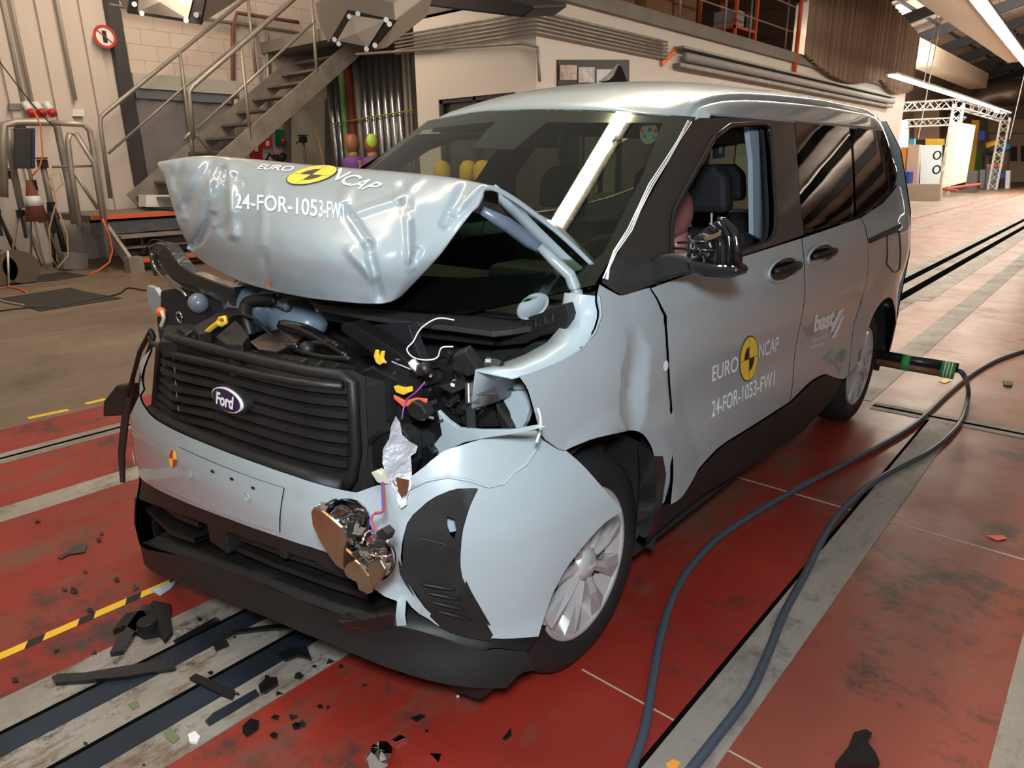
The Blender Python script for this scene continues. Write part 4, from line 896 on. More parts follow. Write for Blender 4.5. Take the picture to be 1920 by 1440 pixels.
# hanging headlamp reflector, bronze plates in front and chrome bowls behind
hl = shard('headlamp_reflector', [(583, 960), (588, 952), (602, 958), (620, 972), (640, 990), (646, 1015), (643, 1040), (642, 1068), (630, 1060), (615, 1040), (600, 1015), (586, 985)], -.735, bronze, (0, .006, 0), bevel=.001, label='brown mirror-like plates of the torn-off headlamp')
shard('reflector_plate', [(643, 1068), (650, 1058), (664, 1050), (674, 1058), (690, 1080), (696, 1112), (688, 1115), (672, 1106), (668, 1092), (650, 1083)], -.74, bronze, (0, .006, 0), hl)
shard('reflector_plate', [(646, 1030), (660, 1042), (668, 1050), (644, 1066)], -.735, M('dark bronze', (.18, .10, .06), .2, 1.), (0, .006, 0), hl, bevel=0)
shard('reflector_plate', [(690, 1055), (712, 1050), (722, 1068), (712, 1088), (696, 1108), (688, 1078)], -.70, bronze, (0, .01, 0), hl)
def bowl(c, r, ax, mat, nm, sc=1.):
    b = MB(); b.lathe([(r*1.0, 0), (r*.97, -r*.18), (r*.85, -r*.4), (r*.6, -r*.6), (r*.25, -r*.7), (r*.2, -r*.9), (0, -r*.9)], (0, 0, 0), 'Z', 24)
    q_ = Vector(ax).to_track_quat('Z', 'Y').to_matrix(); b.v = [Vector(c)+q_ @ v for v in b.v]; return b.build(nm, mat, hl, True)
bowl(PY(650, 985, -.70), .055, (.5, -1, .3), chrome, 'reflector_bowl'); bowl(PY(700, 1045, -.68), .05, (.3, -1, .2), chrome, 'reflector_bowl')
bowl(PY(640, 975, -.70), .032, (.3, -1, .6), chrome, 'bulb_bowl')
for i in range(34):
    t = rnd.random(); x = 600+110*t+rnd.uniform(-18, 22); y = 948+100*t+rnd.uniform(-14, 18)
    if i > 24: x = rnd.uniform(690, 725); y = rnd.uniform(1010, 1045)
    c = PY(x, y, rnd.uniform(-.72, -.68)); b = MB(); rot = Matrix.Rotation(rnd.uniform(0, 3), 3, 'X') @ Matrix.Rotation(rnd.uniform(0, 3), 3, 'Y')
    if i % 3: b.box(c, (rnd.uniform(.008, .03), rnd.uniform(.004, .012), rnd.uniform(.008, .028)), rot)
    else: b.tube([c+rot @ Vector((math.cos(a)*.018, math.sin(a)*.018, 0)) for a in [k*.5 for k in range(9)]], .0025, 5)
    b.build('reflector_detail', chrome if i % 4 else black, hl, bool(i % 3 == 0))
shard('lamp_plug', [(704, 998), (716, 990), (727, 1002), (722, 1015), (708, 1012)], -.70, black, (0, .02, 0), hl)
shard('fallen_skirt', [(820, 1268), (880, 1280), (930, 1285), (905, 1310), (895, 1312), (860, 1300)], -.42, blackp, (0, .02, 0))
shard('splash_guard', [(1195, 830), (1225, 850), (1234, 900), (1222, 990), (1205, 1020), (1190, 1010), (1200, 900)], .27, glossn, (-.0, .05, 0))
# ================================================================ driver's door mirror, mirror glass gone
def mk(nm, px, y, mat, th, parent, bv=.004): return shard(nm, px, y, mat, th, parent, bv)
mir = mk('mirror_arm', [(1219, 487), (1226, 480), (1262, 476), (1300, 486), (1306, 512), (1262, 520), (1222, 533), (1216, 520)], .26, blackp, (0, .07, 0), car, .008)
mk('mirror_shell', [(1283, 487), (1310, 493), (1345, 498), (1376, 499), (1385, 506), (1381, 519), (1352, 524), (1318, 521), (1292, 512)], .24, gloss, (0, .07, 0), mir, .012)
b = MB(); b.tube([PY(x, y, .27) for x, y in [(1346, 410), (1356, 414), (1372, 430), (1380, 445), (1383, 470), (1383, 502)]], [.006, .010, .013, .014, .014, .012], 8); b.build('mirror_rim', gloss, mir, True)
b = MB(); b.tube([PY(x, y, .25) for x, y in [(1345, 418), (1358, 428), (1367, 445), (1368, 470), (1366, 497)]], .006, 6); b.build('mirror_inner_rim', gloss, mir, True)
mk('mirror_back', [(1345, 412), (1380, 445), (1384, 500), (1300, 500), (1290, 470), (1320, 430)], .37, void, (0, .01, 0), mir, 0)
for i, pts in enumerate([[(1290, 443), (1325, 485)], [(1262, 465), (1340, 470)], [(1294, 440), (1294, 486)], [(1302, 450), (1302, 480)], [(1318, 480), (1322, 495)], [(1350, 430), (1350, 495)], [(1270, 455), (1330, 452)], [(1330, 420), (1362, 440)], [(1286, 490), (1300, 450)]]):
    b = MB(); b.tube([PY(x, y, .28) for x, y in pts], .0035, 5); b.build('mirror_strut', glossn, mir, True)
mk('mirror_motor', [(1298, 446), (1310, 438), (1328, 444), (1336, 465), (1326, 486), (1305, 480)], .30, glossn, (0, .03, 0), mir, .005)
mk('mirror_bracket', [(1318, 445), (1335, 440), (1352, 433), (1350, 442), (1335, 449), (1322, 452)], .27, M('brown metal', (.35, .25, .15), .3, .9), (0, .01, 0), mir, .001)
# white instrument wires taped along the windscreen pillar
for k, off in enumerate((0, 4, 8)):
    P_ = [hitS(x+off*.7, y+off*.3, .004+.002*k) for x, y in [(1131, 522), (1138, 500), (1152, 470), (1178, 430), (1195, 392), (1218, 345), (1246, 300), (1270, 262), (1292, 226)]]
    b = MB(); b.tube([p+Vector((.002*math.sin(i*1.3+k), .004*math.sin(i*2.1+k), 0)) for i, p in enumerate(P_)], .002, 5); b.build('instrument_wire', white, car, True)
# ================================================================ cabin
def seat(x, y, rear=False):
    g = empty('seat', (x, y, .3)); g.parent = car; g.matrix_basis = Matrix.Translation((x, y, .3)); g.matrix_parent_inverse = car.matrix_basis.inverted()
    def kid(o): o.parent = g; o.matrix_parent_inverse = Matrix.Identity(4); return o
    w_ = .50 if not rear else .44
    b = MB(); b.box((0, -.2, .22), (w_, .5, .18)); kid(b.build('seat_cushion', darkin, None, False, bevel=.05))
    b = MB(); b.box((0, .12, .56), (w_, .14, .62), Matrix.Rotation(R(-12), 3, 'X')); kid(b.build('backrest', darkin, None, False, bevel=.05))
    [kid(MB().tube([(s_, .2, .86), (s_, .19, .98)], .007, 6).build('headrest_post', steel, None)) for s_ in (-.05, .05)]
    b = MB(); vs = [(-.14, 0, 0), (.14, 0, 0), (.125, 0, .15), (.06, 0, .20), (-.06, 0, .20), (-.125, 0, .15)]; b.prism([Vector((a, .15, .93+c)) for a, _, c in vs], (0, .09, 0)); kid(b.build('headrest', darkin, None, False, bevel=.03))
seat(-.38, 1.28); seat(.38, 1.28); seat(-.45, 2.3, True); seat(.0, 2.3, True); seat(.45, 2.3, True)
b = MB(); b.bb((-.74, .20, .62), (.74, .52, 1.06)); b.bb((.18, .3, 1.04), (.58, .50, 1.12)); b.build('dashboard', darkin, car, False, bevel=.03)
b = MB(); c0 = Vector((.38, .68, 1.02)); b.tube([c0+Vector((.18*math.cos(a), .09*math.sin(a), .16*math.sin(a))) for a in [2*math.pi*k/28 for k in range(28)]], .014, 8, closed=True); b.cyl(c0+Vector((0, -.15, -.06)), c0, .05, 14); b.build('steering_wheel', darkin, car, True)
b = MB(); vs = [PX(x, y, .60) for x, y in [(1394, 238), (1410, 240), (1420, 262), (1424, 300), (1426, 452), (1404, 440), (1402, 300)]]; b.prism(vs, (.02, 0, 0)); b.build('curtain_strip', M('pale blue curtain', (.42, .50, .58), .7), car, False, label='pale blue strip hanging inside the front door opening')
b = MB(); b.bb((-.12, .80, 1.50), (.12, .86, 1.57)); b.build('rear_view_mirror', black, car, False, bevel=.015)
shard('windscreen_sticker', [(915, 240), (938, 240), (925, 258), (902, 258)], .80, M('sticker grey', (.30, .27, .25), .6), (0, .001, 0), bevel=0); shard('windscreen_sticker', [(912, 260), (965, 261), (955, 275), (905, 273)], .74, MATS['sticker grey'], (0, .001, 0), bevel=0)
dome = PY(1216, 250, .80)
b = MB(); b.cyl(dome, dome+Vector((0, .006, 0)), .035, 20); ts = b.build('target_disc', M('grey disc', (.35, .37, .35), .5), car, label='grey disc with coloured dots')
for k, (dx, dy, m_) in enumerate([(-12, -4, orange), (2, -7, blue), (13, -5, red), (-8, 5, green), (10, 7, green)]):
    c0 = PY(1216+dx, 250+dy, .797); b = MB(); b.cyl(c0, c0+Vector((0, .004, 0)), .007, 12); b.build('coloured_dot', m_, ts)
# driver dummy
skin = M('dummy flesh vinyl', (.34, .13, .12), .5, coat=.2)
dm = empty('crash_test_dummy', (.38, 1.1, .6), 0, 'mauve-headed crash test dummy in blue seated behind the windscreen pillar of the car', 'dummy')
h_ = PX(1264, 398, .42)
blob('head', h_, .085, skin, dm, 20, 14, sc=(.85, 1.1, 1.25)); blob('torso', h_+Vector((-.03, .1, -.38)), .2, M('blue shirt', (.02, .06, .35), .8), dm, 16, 10, sc=(.9, .6, 1.1))
b = MB(); b.tube([h_+Vector((0, .05, -.2)), h_+Vector((0, .02, -.08))], .05, 10); b.build('neck', skin, dm, True)
b = MB(); b.tube([h_+Vector((.15, .1, -.25)), h_+Vector((.2, -.05, -.42)), h_+Vector((.12, -.25, -.32))], [.05, .045, .035], 8); b.build('arm', MATS['blue shirt'], dm, True)
# ================================================================ the hall
def floor_mat(name, c1, c2, c3, rough, stain, coat=0., sc=.9):
    m = bpy.data.materials.new(name); m.use_nodes = True; nt = m.node_tree; b = nt.nodes['Principled BSDF']; L = nt.links.new
    tc = nt.nodes.new('ShaderNodeTexCoord')
    def nz(scale, det, st=(1, 1, 1), rg=.6, off=(0, 0, 0)):
        mp = nt.nodes.new('ShaderNodeMapping'); mp.inputs['Scale'].default_value = st; mp.inputs['Location'].default_value = off; L(tc.outputs['Object'], mp.inputs[0])
        n = nt.nodes.new('ShaderNodeTexNoise'); n.inputs['Scale'].default_value = scale; n.inputs['Detail'].default_value = det; n.inputs['Roughness'].default_value = rg; L(mp.outputs[0], n.inputs['Vector']); return n.outputs['Fac']
    def ramp(src, p0, p1, ca, cb):
        r = nt.nodes.new('ShaderNodeValToRGB'); r.color_ramp.elements[0].position = p0; r.color_ramp.elements[1].position = p1
        r.color_ramp.elements[0].color = (*ca, 1); r.color_ramp.elements[1].color = (*cb, 1); L(src, r.inputs[0]); return r.outputs[0]
    def mix(fac, a, bb):
        x = nt.nodes.new('ShaderNodeMix'); x.data_type = 'RGBA'; L(fac, x.inputs['Factor']); 
        for s_, i in ((a, 6), (bb, 7)):
            if isinstance(s_, tuple): x.inputs[i].default_value = (*s_, 1)
            else: L(s_, x.inputs[i])
        return x.outputs[2]
    base = ramp(nz(sc, 8), .35, .7, c1, c2)
    w_ = ramp(nz(sc*2.6, 10, (1, .35, 1), .75, (3, 1, 0)), .51, .62, (0, 0, 0), (1, 1, 1)); base = mix(w_, base, c3)
    d = ramp(nz(sc*1.5, 12, (1, 1, 1), .8, (7, 2, 0)), .54, .62, (0, 0, 0), (stain,)*3); base = mix(d, base, (.035, .028, .022))
    s2 = ramp(nz(26, 5, (1, .10, 1), .7, (1, 5, 0)), .60, .74, (0, 0, 0), (.35,)*3); base = mix(s2, base, c3)
    L(base, b.inputs['Base Color'])
    rr = ramp(nz(3, 8), .3, .7, (rough-.10,)*3, (rough+.12,)*3); L(rr, b.inputs['Roughness'])
    bp = nt.nodes.new('ShaderNodeBump'); bp.inputs['Strength'].default_value = .12; bp.inputs['Distance'].default_value = .01; L(nz(30, 6), bp.inputs['Height']); L(bp.outputs[0], b.inputs['Normal'])
    b.inputs['Coat Weight'].default_value = coat; b.inputs['Coat Roughness'].default_value = .22; MATS[name] = m; return m
redf = floor_mat('red floor paint', (.185, .015, .008), (.31, .025, .013), (.14, .055, .034), .50, .9, .15)
brownf = floor_mat('brown concrete', (.15, .105, .07), (.21, .15, .10), (.24, .18, .13), .50, .4, .1, .5)
concf = floor_mat('worn concrete', (.22, .19, .16), (.33, .30, .26), (.14, .085, .05), .65, .9, 0., 5)
stripf = floor_mat('steel strip', (.24, .21, .18), (.32, .28, .24), (.17, .14, .115), .55, .5, .0, 2.)
wallp = M('white wall paint', (.66, .58, .52), .7, var=.08, scale=.7); wallw = M('white plaster', (.72, .66, .60), .7, var=.06, scale=.6)
galv = M('galvanised steel', (.40, .36, .31), .45, .45, c2=(.28, .26, .23), scale=4); galvd = M('dull galvanised', (.24, .22, .20), .5, .35, var=.3, scale=3)
dgrey = M('anthracite paint', (.045, .042, .045), .5)
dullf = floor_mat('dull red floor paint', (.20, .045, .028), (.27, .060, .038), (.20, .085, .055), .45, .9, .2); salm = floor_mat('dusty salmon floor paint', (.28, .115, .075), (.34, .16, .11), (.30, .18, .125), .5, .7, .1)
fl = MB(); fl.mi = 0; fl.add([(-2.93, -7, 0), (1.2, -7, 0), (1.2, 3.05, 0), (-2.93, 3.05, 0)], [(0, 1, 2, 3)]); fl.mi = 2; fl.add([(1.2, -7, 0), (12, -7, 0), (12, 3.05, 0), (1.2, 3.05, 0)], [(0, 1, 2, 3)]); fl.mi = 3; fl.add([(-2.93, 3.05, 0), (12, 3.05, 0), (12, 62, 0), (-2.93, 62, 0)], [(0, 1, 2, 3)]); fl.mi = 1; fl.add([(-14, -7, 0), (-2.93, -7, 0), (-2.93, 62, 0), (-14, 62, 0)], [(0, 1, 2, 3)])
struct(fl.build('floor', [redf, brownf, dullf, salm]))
TN = [0]
def trim(a, b_, mat, z=.003):
    TN[0] += 1; m = MB(); m.bb((a[0], a[1], -.01), (b_[0], b_[1], z)); return struct(m.build('trim_%d' % TN[0], mat))
slot = M('dark slot', (.004, .004, .004), .95, spec=0); railm = M('rail steel', (.045, .060, .085), .38, .6, var=.4, scale=5)
trim((-2.50, -7), (-2.34, 60), stripf); trim((-2.43, -7), (-2.405, 60), slot, .0045); trim((-1.76, -7), (-1.60, 60), stripf)
trim((-.36, -7), (.24, 7), concf); trim((-.36, 7), (.36, 60), stripf)
trim((-.20, -7), (-.115, 4), railm, .005); trim((.03, -7), (.115, 4), railm, .005); trim((-.22, 4), (-.12, 60), slot, .005); trim((.02, 4), (.12, 60), slot, .005); trim((-.215, -7), (-.20, 60), slot, .0055); trim((.015, -7), (.03, 60), slot, .0055)
trim((1.15, -7), (1.29, 3.0), stripf); trim((1.135, -7), (1.15, 3.0), slot, .001); trim((1.80, -7), (1.98, 3.0), stripf); trim((1.98, -7), (2.0, 3.0), slot, .002)
trim((.62, 3.12), (.80, 60), stripf); trim((.83, 2.98), (8, 3.12), stripf, .0032); trim((.83, 3.035), (8, 3.065), slot, .004); trim((1.75, 3.2), (1.9, 60), stripf)
trim((.30, 1.545), (6, 1.555), M('pale joint', (.42, .34, .28), .6), .0008); trim((.83, -.01), (6, -.004), MATS['pale joint'], .0006)
# yellow and black edging tape
for i in range(26):
    y = -1.30+i*.032*1.5; m = MB(); m.add([(-.600, y, .0012), (-.560, y-.012, .0012), (-.560, y+.026, .0012), (-.600, y+.038, .0012)], [(0, 1, 2, 3)])
m = MB(); mm = MB()
for i in range(40):
    y = -1.45+i*.05; k = m; m.mi = 1 if i % 3 == 2 else 0; z = .0012
    k.add([(-.600, y, z), (-.562, y-.02, z), (-.562, y+.03, z), (-.600, y+.05, z)], [(0, 1, 2, 3)])
tp = m.build('floor_tape', [yellow, black]); tag(tp, 'yellow and black striped tape stuck on the red floor beside the rails', 'tape')
m = MB()
for (a, b_) in [((52, 784), (128, 768)), ((160, 757), (198, 748))]:
    p, q_ = PZ(*a), PZ(*b_); m.add([(p.x-.02, p.y, .001), (q_.x-.02, q_.y, .001), (q_.x+.03, q_.y, .001), (p.x+.03, p.y, .001)], [(0, 1, 2, 3)])
tag(m.build('floor_marking', yellow), 'worn yellow dashes painted along the edge of the brown floor', 'marking')
# ---- walls
brick = M('painted block wall', (.60, .50, .43), .75)
nt = brick.node_tree; bk = nt.nodes.new('ShaderNodeTexBrick'); tc = nt.nodes.new('ShaderNodeTexCoord'); mp = nt.nodes.new('ShaderNodeMapping'); mp.inputs['Rotation'].default_value = (R(90), 0, R(90))
cx = nt.nodes.new('ShaderNodeSeparateXYZ'); cb = nt.nodes.new('ShaderNodeCombineXYZ'); nt.links.new(tc.outputs['Object'], cx.inputs[0]); nt.links.new(cx.outputs['Y'], cb.inputs['X']); nt.links.new(cx.outputs['Z'], cb.inputs['Y']); nt.links.new(cb.outputs[0], bk.inputs['Vector'])
bk.inputs['Scale'].default_value = 1.; bk.inputs['Brick Width'].default_value = .5; bk.inputs['Row Height'].default_value = .25; bk.inputs['Mortar Size'].default_value = .006
bk.inputs['Color1'].default_value = (.64, .54, .47, 1); bk.inputs['Color2'].default_value = (.60, .50, .43, 1); bk.inputs['Mortar'].default_value = (.40, .33, .28, 1); nt.links.new(bk.outputs[0], nt.nodes['Principled BSDF'].inputs['Base Color'])
m = MB(); m.bb((-11.8, 3.75, 0), (-11.6, 8.6, 6)); struct(m.build('wall_left', brick))
m = MB(); m.bb((-11.8, -7, 0), (-11.6, 3.75, 6))
for y in [-1+k*.62 for k in range(8)]: m.bb((-11.6, y, 0), (-11.53, y+.22, 6))
struct(m.build('wall_left_ribbed', wallp))
m = MB(); m.bb((-11.8, 8.6, 0), (-7.0, 8.8, 6)); struct(m.build('wall_back', wallp))
m = MB(); m.bb((-7.12, 6.5, 0), (-6.62, 6.7, 3.62)); m.bb((-6.62, 6.5, 2.42), (-5.05, 6.7, 3.62)); m.bb((-5.05, 6.5, 0), (-4.66, 6.7, 3.62)); m.bb((-7.12, 6.7, 0), (-6.9, 8.7, 6)); m.bb((-6.62, 6.5, 0), (-5.05, 6.7, 1.0)); struct(m.build('wall_office_front', wallw))
m = MB(); m.bb((-6.62, 6.52, 1.0), (-5.05, 6.56, 1.06)); m.bb((-6.62, 6.52, 2.36), (-5.05, 6.56, 2.42)); m.bb((-6.62, 6.52, 1.0), (-6.55, 6.56, 2.42)); m.bb((-5.12, 6.52, 1.0), (-5.05, 6.56, 2.42)); m.bb((-5.9, 6.52, 1.0), (-5.84, 6.56, 2.42)); wf = struct(m.build('window_1', dgrey))
m = MB(); m.bb((-6.6, 6.60, 1.0), (-5.07, 6.64, 2.4)); m.build('window_pane', M('dark window', (.05, .06, .04), .1, coat=.5), wf)
# office side wall with windows, doors
sw = MB(); ops = [(7.6, 8.7, 1.0, 2.3), (10.5, 11.5, 0, 2.3), (13.0, 15.6, 1.0, 2.3), (17.5, 18.6, 0, 2.3)]
y = 6.7
for (a, b_, z0, z1) in ops:
    sw.bb((-4.86, y, 0), (-4.66, a, 3.62)); sw.bb((-4.86, a, z1), (-4.66, b_, 3.62))
    if z0: sw.bb((-4.86, a, 0), (-4.66, b_, z0))
    y = b_
sw.bb((-4.86, y, 0), (-4.66, 26.0, 3.62)); struct(sw.build('wall_office_side', wallw))
litw = M('lit office interior', (.4, .4, .3), .6, emit=(.75, .80, .55, .55)); blind = M('window blind', (.45, .55, .42), .5, emit=(.5, .65, .45, .25))
for i, (a, b_, z0, z1) in enumerate(ops):
    f = MB(); f.bb((-4.72, a, z0), (-4.66, a+.06, z1)); f.bb((-4.72, b_-.06, z0), (-4.66, b_, z1)); f.bb((-4.72, a, z1-.06), (-4.66, b_, z1)); f.bb((-4.72, (a+b_)/2-.03, z0), (-4.66, (a+b_)/2+.03, z1))
    o = struct(f.build('window_%d' % (i+2) if z0 else 'door_%d' % (i+1), dgrey)); g = MB(); g.bb((-4.80, a, z0), (-4.78, b_, z1)); g.build('window_pane' if z0 else 'door_panel', litw if z0 else wallw, o)
    if z0:
        g = MB()
        for k in range(16): g.bb((-4.76, a+.06, z1-.1-k*.04), (-4.745, (a+b_)/2-.03, z1-.075-k*.04))
        g.build('window_blind', blind, o)
m = MB(); m.bb((-14, 6.5, 3.58), (-4.58, 16, 3.78)); m.bb((-4.86, 16, 3.58), (-4.58, 26, 3.78)); struct(m.build('trim_ledge', M('raw concrete', (.24, .22, .19), .8, var=.2, scale=2)))
m = MB(); m.bb((-7.2, 9.5, 3.78), (-7.1, 9.7, 6.0)); m.bb((-7.2, 15.85, 3.78), (-4.8, 15.95, 6.1)); struct(m.build('wall_storage', M('storage wall', (.10, .06, .035), .8)))
m = MB(); m.bb((-7.2, 6.6, 3.78), (-7.1, 15.85, 6.4)); struct(m.build('wall_storage_back', MATS['storage wall']))
m = MB(); m.bb((-9.2, 26, 0), (-9.0, 55.9, 6.2)); m.bb((-9.0, 25.8, 0), (-4.9, 26, 3.5)); struct(m.build('wall_workshop', M('workshop wall', (.60, .50, .38), .7)))
m = MB(); m.bb((-14, 56, 0), (12, 56.2, 12)); struct(m.build('wall_end', M('end wall', (.42, .38, .32), .7)))
m = MB(); m.bb((11.8, -7, 0), (12, 56, 9)); struct(m.build('wall_right', M('right wall', (.30, .28, .26), .8)))
# roof: sloping deck on dark beams
rk = .28
def roofz(x): return 6.95+rk*(x+4.5) if x < 2.5 else 6.95+rk*7.0-rk*(x-2.5)
m = MB(); 
for (x0, x1) in ((-14, 2.5), (2.5, 12)): m.add([(x0, 8, roofz(x0) if x0 > -13 else 4.9), (x1, 8, roofz(x1)), (x1, 58, roofz(x1)), (x0, 58, roofz(x0) if x0 > -13 else 4.9)], [(0, 1, 2, 3)])
o = struct(m.build('ceiling', M('roof deck', (.72, .64, .56), .7, var=.35, scale=1.2, stretch=(1, .25, 1)))); sm_ = o.modifiers.new('t', 'SOLIDIFY'); sm_.thickness = .1; sm_.offset = 1
roofsteel = M('dark roof steel', (.035, .038, .045), .5)
beam0 = None
ys = [13.5, 17.3, 21.1, 25.0, 29.0, 33.0, 37.2, 41.6, 45.6, 50, 54]
for i, y in enumerate(ys):
    m = MB(); m.beam((-7.5, y, roofz(-7.5)-.31), (2.5, y, roofz(2.5)-.31), .18, .38); m.beam((2.5, y, roofz(2.5)-.31), (11.8, y, roofz(11.8)-.31), .18, .38)
    for x in (-4.2, -3.4, -.6, .8): m.beam((x, y-.9, roofz(x)-.2), (x, y-.9, roofz(x)-.85), .03, .03); m.beam((x, y-.9, roofz(x)-.85), (x+.45, y-.9, roofz(x)-.75), .03, .03)
    o = m.build('roof_beam', roofsteel); tag(o, 'dark steel roof beam crossing under the sloping roof deck', 'beam', 'roof beams')
for x in (-5.5, -3.9, -2.4, -.6, 1.2):
    m = MB(); m.beam((x, 8, roofz(x)-.07), (x, 55.9, roofz(x)-.07), .09, .09); tag(m.build('purlin', roofsteel), 'thin dark purlin running lengthwise under the roof deck', 'beam', 'roof purlins')
pan = M('cream panel', (.72, .62, .48), .5, var=.05, scale=2); 
m = MB(); m.bb((-5.25, 24, 5.0), (-5.15, 44.0, 5.65)); m.bb((-5.9, 24, 4.96), (-5.15, 44.0, 5.0)); tag(m.build('ceiling_panel_beam', pan), 'long cream panel beam hanging below the roof nearest the curtain', 'beam')
m = MB(); m.bb((-2.15, 12, 4.40), (-1.42, 27.5, 4.46)); m.bb((-2.15, 12, 4.40), (-2.10, 27.5, 4.62)); tag(m.build('ceiling_panel_beam', pan), 'long cream panel beam carrying the right row of bright lamps', 'beam')
tubem = M('lamp tube light', (1, 1, 1), .5, emit=(1.0, .90, .74, 26)); tubew = M('cool lamp tube', (1, 1, 1), .5, emit=(1.0, .95, .86, 13))
def fixture(x, y0, y1, z, mat, label, grp, w_=.15):
    fx = x if callable(x) else (lambda q: x); fz = z if callable(z) else (lambda q: z)
    m = MB(); m.beam((fx(y0), y0, fz(y0)+.08), (fx(y1), y1, fz(y1)+.08), w_*2+.12, .05); f = m.build('ceiling_lamp', galv); tag(f, label, 'lamp', grp)
    t = MB(); t.beam((fx(y0+.03), y0+.03, fz(y0)+.02), (fx(y1-.03), y1-.03, fz(y1)+.02), w_*2, .04); t.build('lamp_tube', mat, f); return f
y = -3.0
while y < 40: fixture(lambda q: -.98-.020*max(0, q-9), y, y+1.58, lambda q: 4.22-.022*max(0, q-14), tubem, 'bright tube lamp in the row above the track', 'lamp row above the track', .075); y += 1.60
y = 20.5
while y < 42: fixture(-3.8, y, y+1.58, 3.60, tubew, 'slim tube lamp in the low row over the workshop side', 'lamp row over the workshop', .07); y += 1.60
for i, (x, y, z0, z1) in enumerate([(-2.9, 20.5, 2.0, 7.3), (-1.9, 29, 2.1, 7.6), (-3.3, 22, 3.4, 7.2)]):
    m = MB(); m.cyl((x, y, z0), (x+.1*(z1-z0)/3, y, z1), .012, 6); tag(m.build('hanging_rope', white), ['thin white rope hanging in front of the whiteboard', 'thin white rope hanging at the far right', 'thin grey rope hanging beside the curtain'][i], 'rope')
# end wall: door, duct
m = MB(); P = lambda x, y, yy=55.9: PY(x, y, yy)
def rect(nm, x0, y0, x1, y1, yy, mat, d=.1, label=None, cat=None, group=None, parent=None, kind=None, bevel=0):
    a, b_, c, e = PY(x0, y1, yy), PY(x1, y1, yy), PY(x1, y0, yy), PY(x0, y0, yy); m = MB()
    if y1 > 335 or nm in ('cabinet', 'orange_locker', 'green_board', 'yellow_machine'): a.z = b_.z = 0
    m.prism([a, b_, c, e], (0, d, 0)); o = m.build(nm, mat, parent, bevel=bevel)
    if label: tag(o, label, cat, group)
    if kind: o['kind'] = kind
    return o
dr = rect('door_6', 1855, 252, 1925, 342, 55.8, M('cream door', (.66, .54, .40), .6), .1, kind='structure'); rect('door_pane', 1893, 275, 1907, 302, 55.75, black, .04, parent=dr); rect('door_pane', 1914, 274, 1930, 303, 55.75, black, .04, parent=dr)
rect('door_gap', 1890, 254, 1891, 342, 55.78, dgrey, .02, parent=dr)
rect('sign_board', 1852, 224, 1925, 248, 55.7, M('cream board', (.72, .62, .48), .6), .08, 'cream sign board with small red square above the far doors', 'sign'); rect('sign_mark', 1881, 236, 1885, 239, 55.65, red, .02, 'tiny red square printed on the far cream board', 'mark')
dp = [PY(x, y, yy) for x, y, yy in [(1925, 172, 50), (1880, 176, 50), (1850, 182, 50), (1830, 198, 50), (1815, 215, 50)]]; m = MB(); m.tube(dp, .75, 16); tag(m.build('air_duct_pipe', M('duct metal', (.42, .38, .33), .35, .8), None, True), 'fat silver ventilation duct bending down at the far end wall', 'duct')
# ---- left wall furniture
m = MB(); m.bb((-11.58, 3.72, 0), (-11.42, 3.92, 6)); pl_ = struct(m.build('trim_pillar', dgrey))
sg = empty('prohibition_sign', (-11.40, 3.80, 3.50), 0, 'round red and white no mobile phone sign on the dark pillar', 'sign')
c0 = PX(196, 69, -11.40)
def kidw(o, p): return o
def disc(nm, c, r0, r1, x, mat, parent):
    m = MB(); n = 36; m.add([(x, c.y+r*math.cos(2*math.pi*k/n), c.z+r*math.sin(2*math.pi*k/n)) for r in (r0, r1) for k in range(n)], [(k, (k+1) % n, n+(k+1) % n, n+k) for k in range(n)]) if r0 > 0 else m.add([(x, c.y+r1*math.cos(2*math.pi*k/n), c.z+r1*math.sin(2*math.pi*k/n)) for k in range(n)], [tuple(range(n))])
    o = m.build(nm, mat, parent); mo = o.modifiers.new('t', 'SOLIDIFY'); mo.thickness = .006; return o
disc('sign_plate', c0, 0, .17, -11.395, white, sg); disc('sign_ring', c0, .135, .175, -11.385, red, sg)
m = MB(); m.beam((-11.38, c0.y-.11, c0.z+.09), (-11.38, c0.y+.11, c0.z-.09), .02, .012); m.build('sign_bar', red, sg); m = MB(); m.bb((-11.39, c0.y-.035, c0.z-.09), (-11.383, c0.y+.03, c0.z+.09)); m.build('phone_symbol', black, sg)
rd_ = empty('roller_door', (-11.55, 4.75, .8), 0, 'grey fabric roller door with pale lintel behind the steel stairs', 'door')
m = MB(); 
N = 14
pts = [(3.95+1.75*i/N, z, .012*math.sin(i*1.7)+.03*math.sin(z*2.3+i*.5)*(1 if z < 1.6 else .2)) for z in (.8, 1.1, 1.4, 1.8, 2.3, 2.75) for i in range(N+1)]
m.add([(-11.50+c, a, b_) for a, b_, c in pts], [(r_*(N+1)+i, r_*(N+1)+i+1, (r_+1)*(N+1)+i+1, (r_+1)*(N+1)+i) for r_ in range(5) for i in range(N)]); m.build('door_curtain', M('grey tarpaulin', (.23, .21, .22), .7, var=.2, scale=2), rd_, True)
m = MB(); m.bb((-11.59, 3.93, 2.78), (-11.40, 5.80, 3.02)); m.build('door_lintel', M('pale lintel', (.48, .46, .40), .6), rd_); m = MB(); m.bb((-11.59, 3.95, 2.62), (-11.44, 5.75, 2.78)); m.build('door_drum', M('blue grey drum', (.16, .17, .20), .5), rd_)
m = MB(); m.bb((-11.59, 5.70, .8), (-11.42, 5.80, 2.7)); m.build('door_jamb', wallp, rd_)
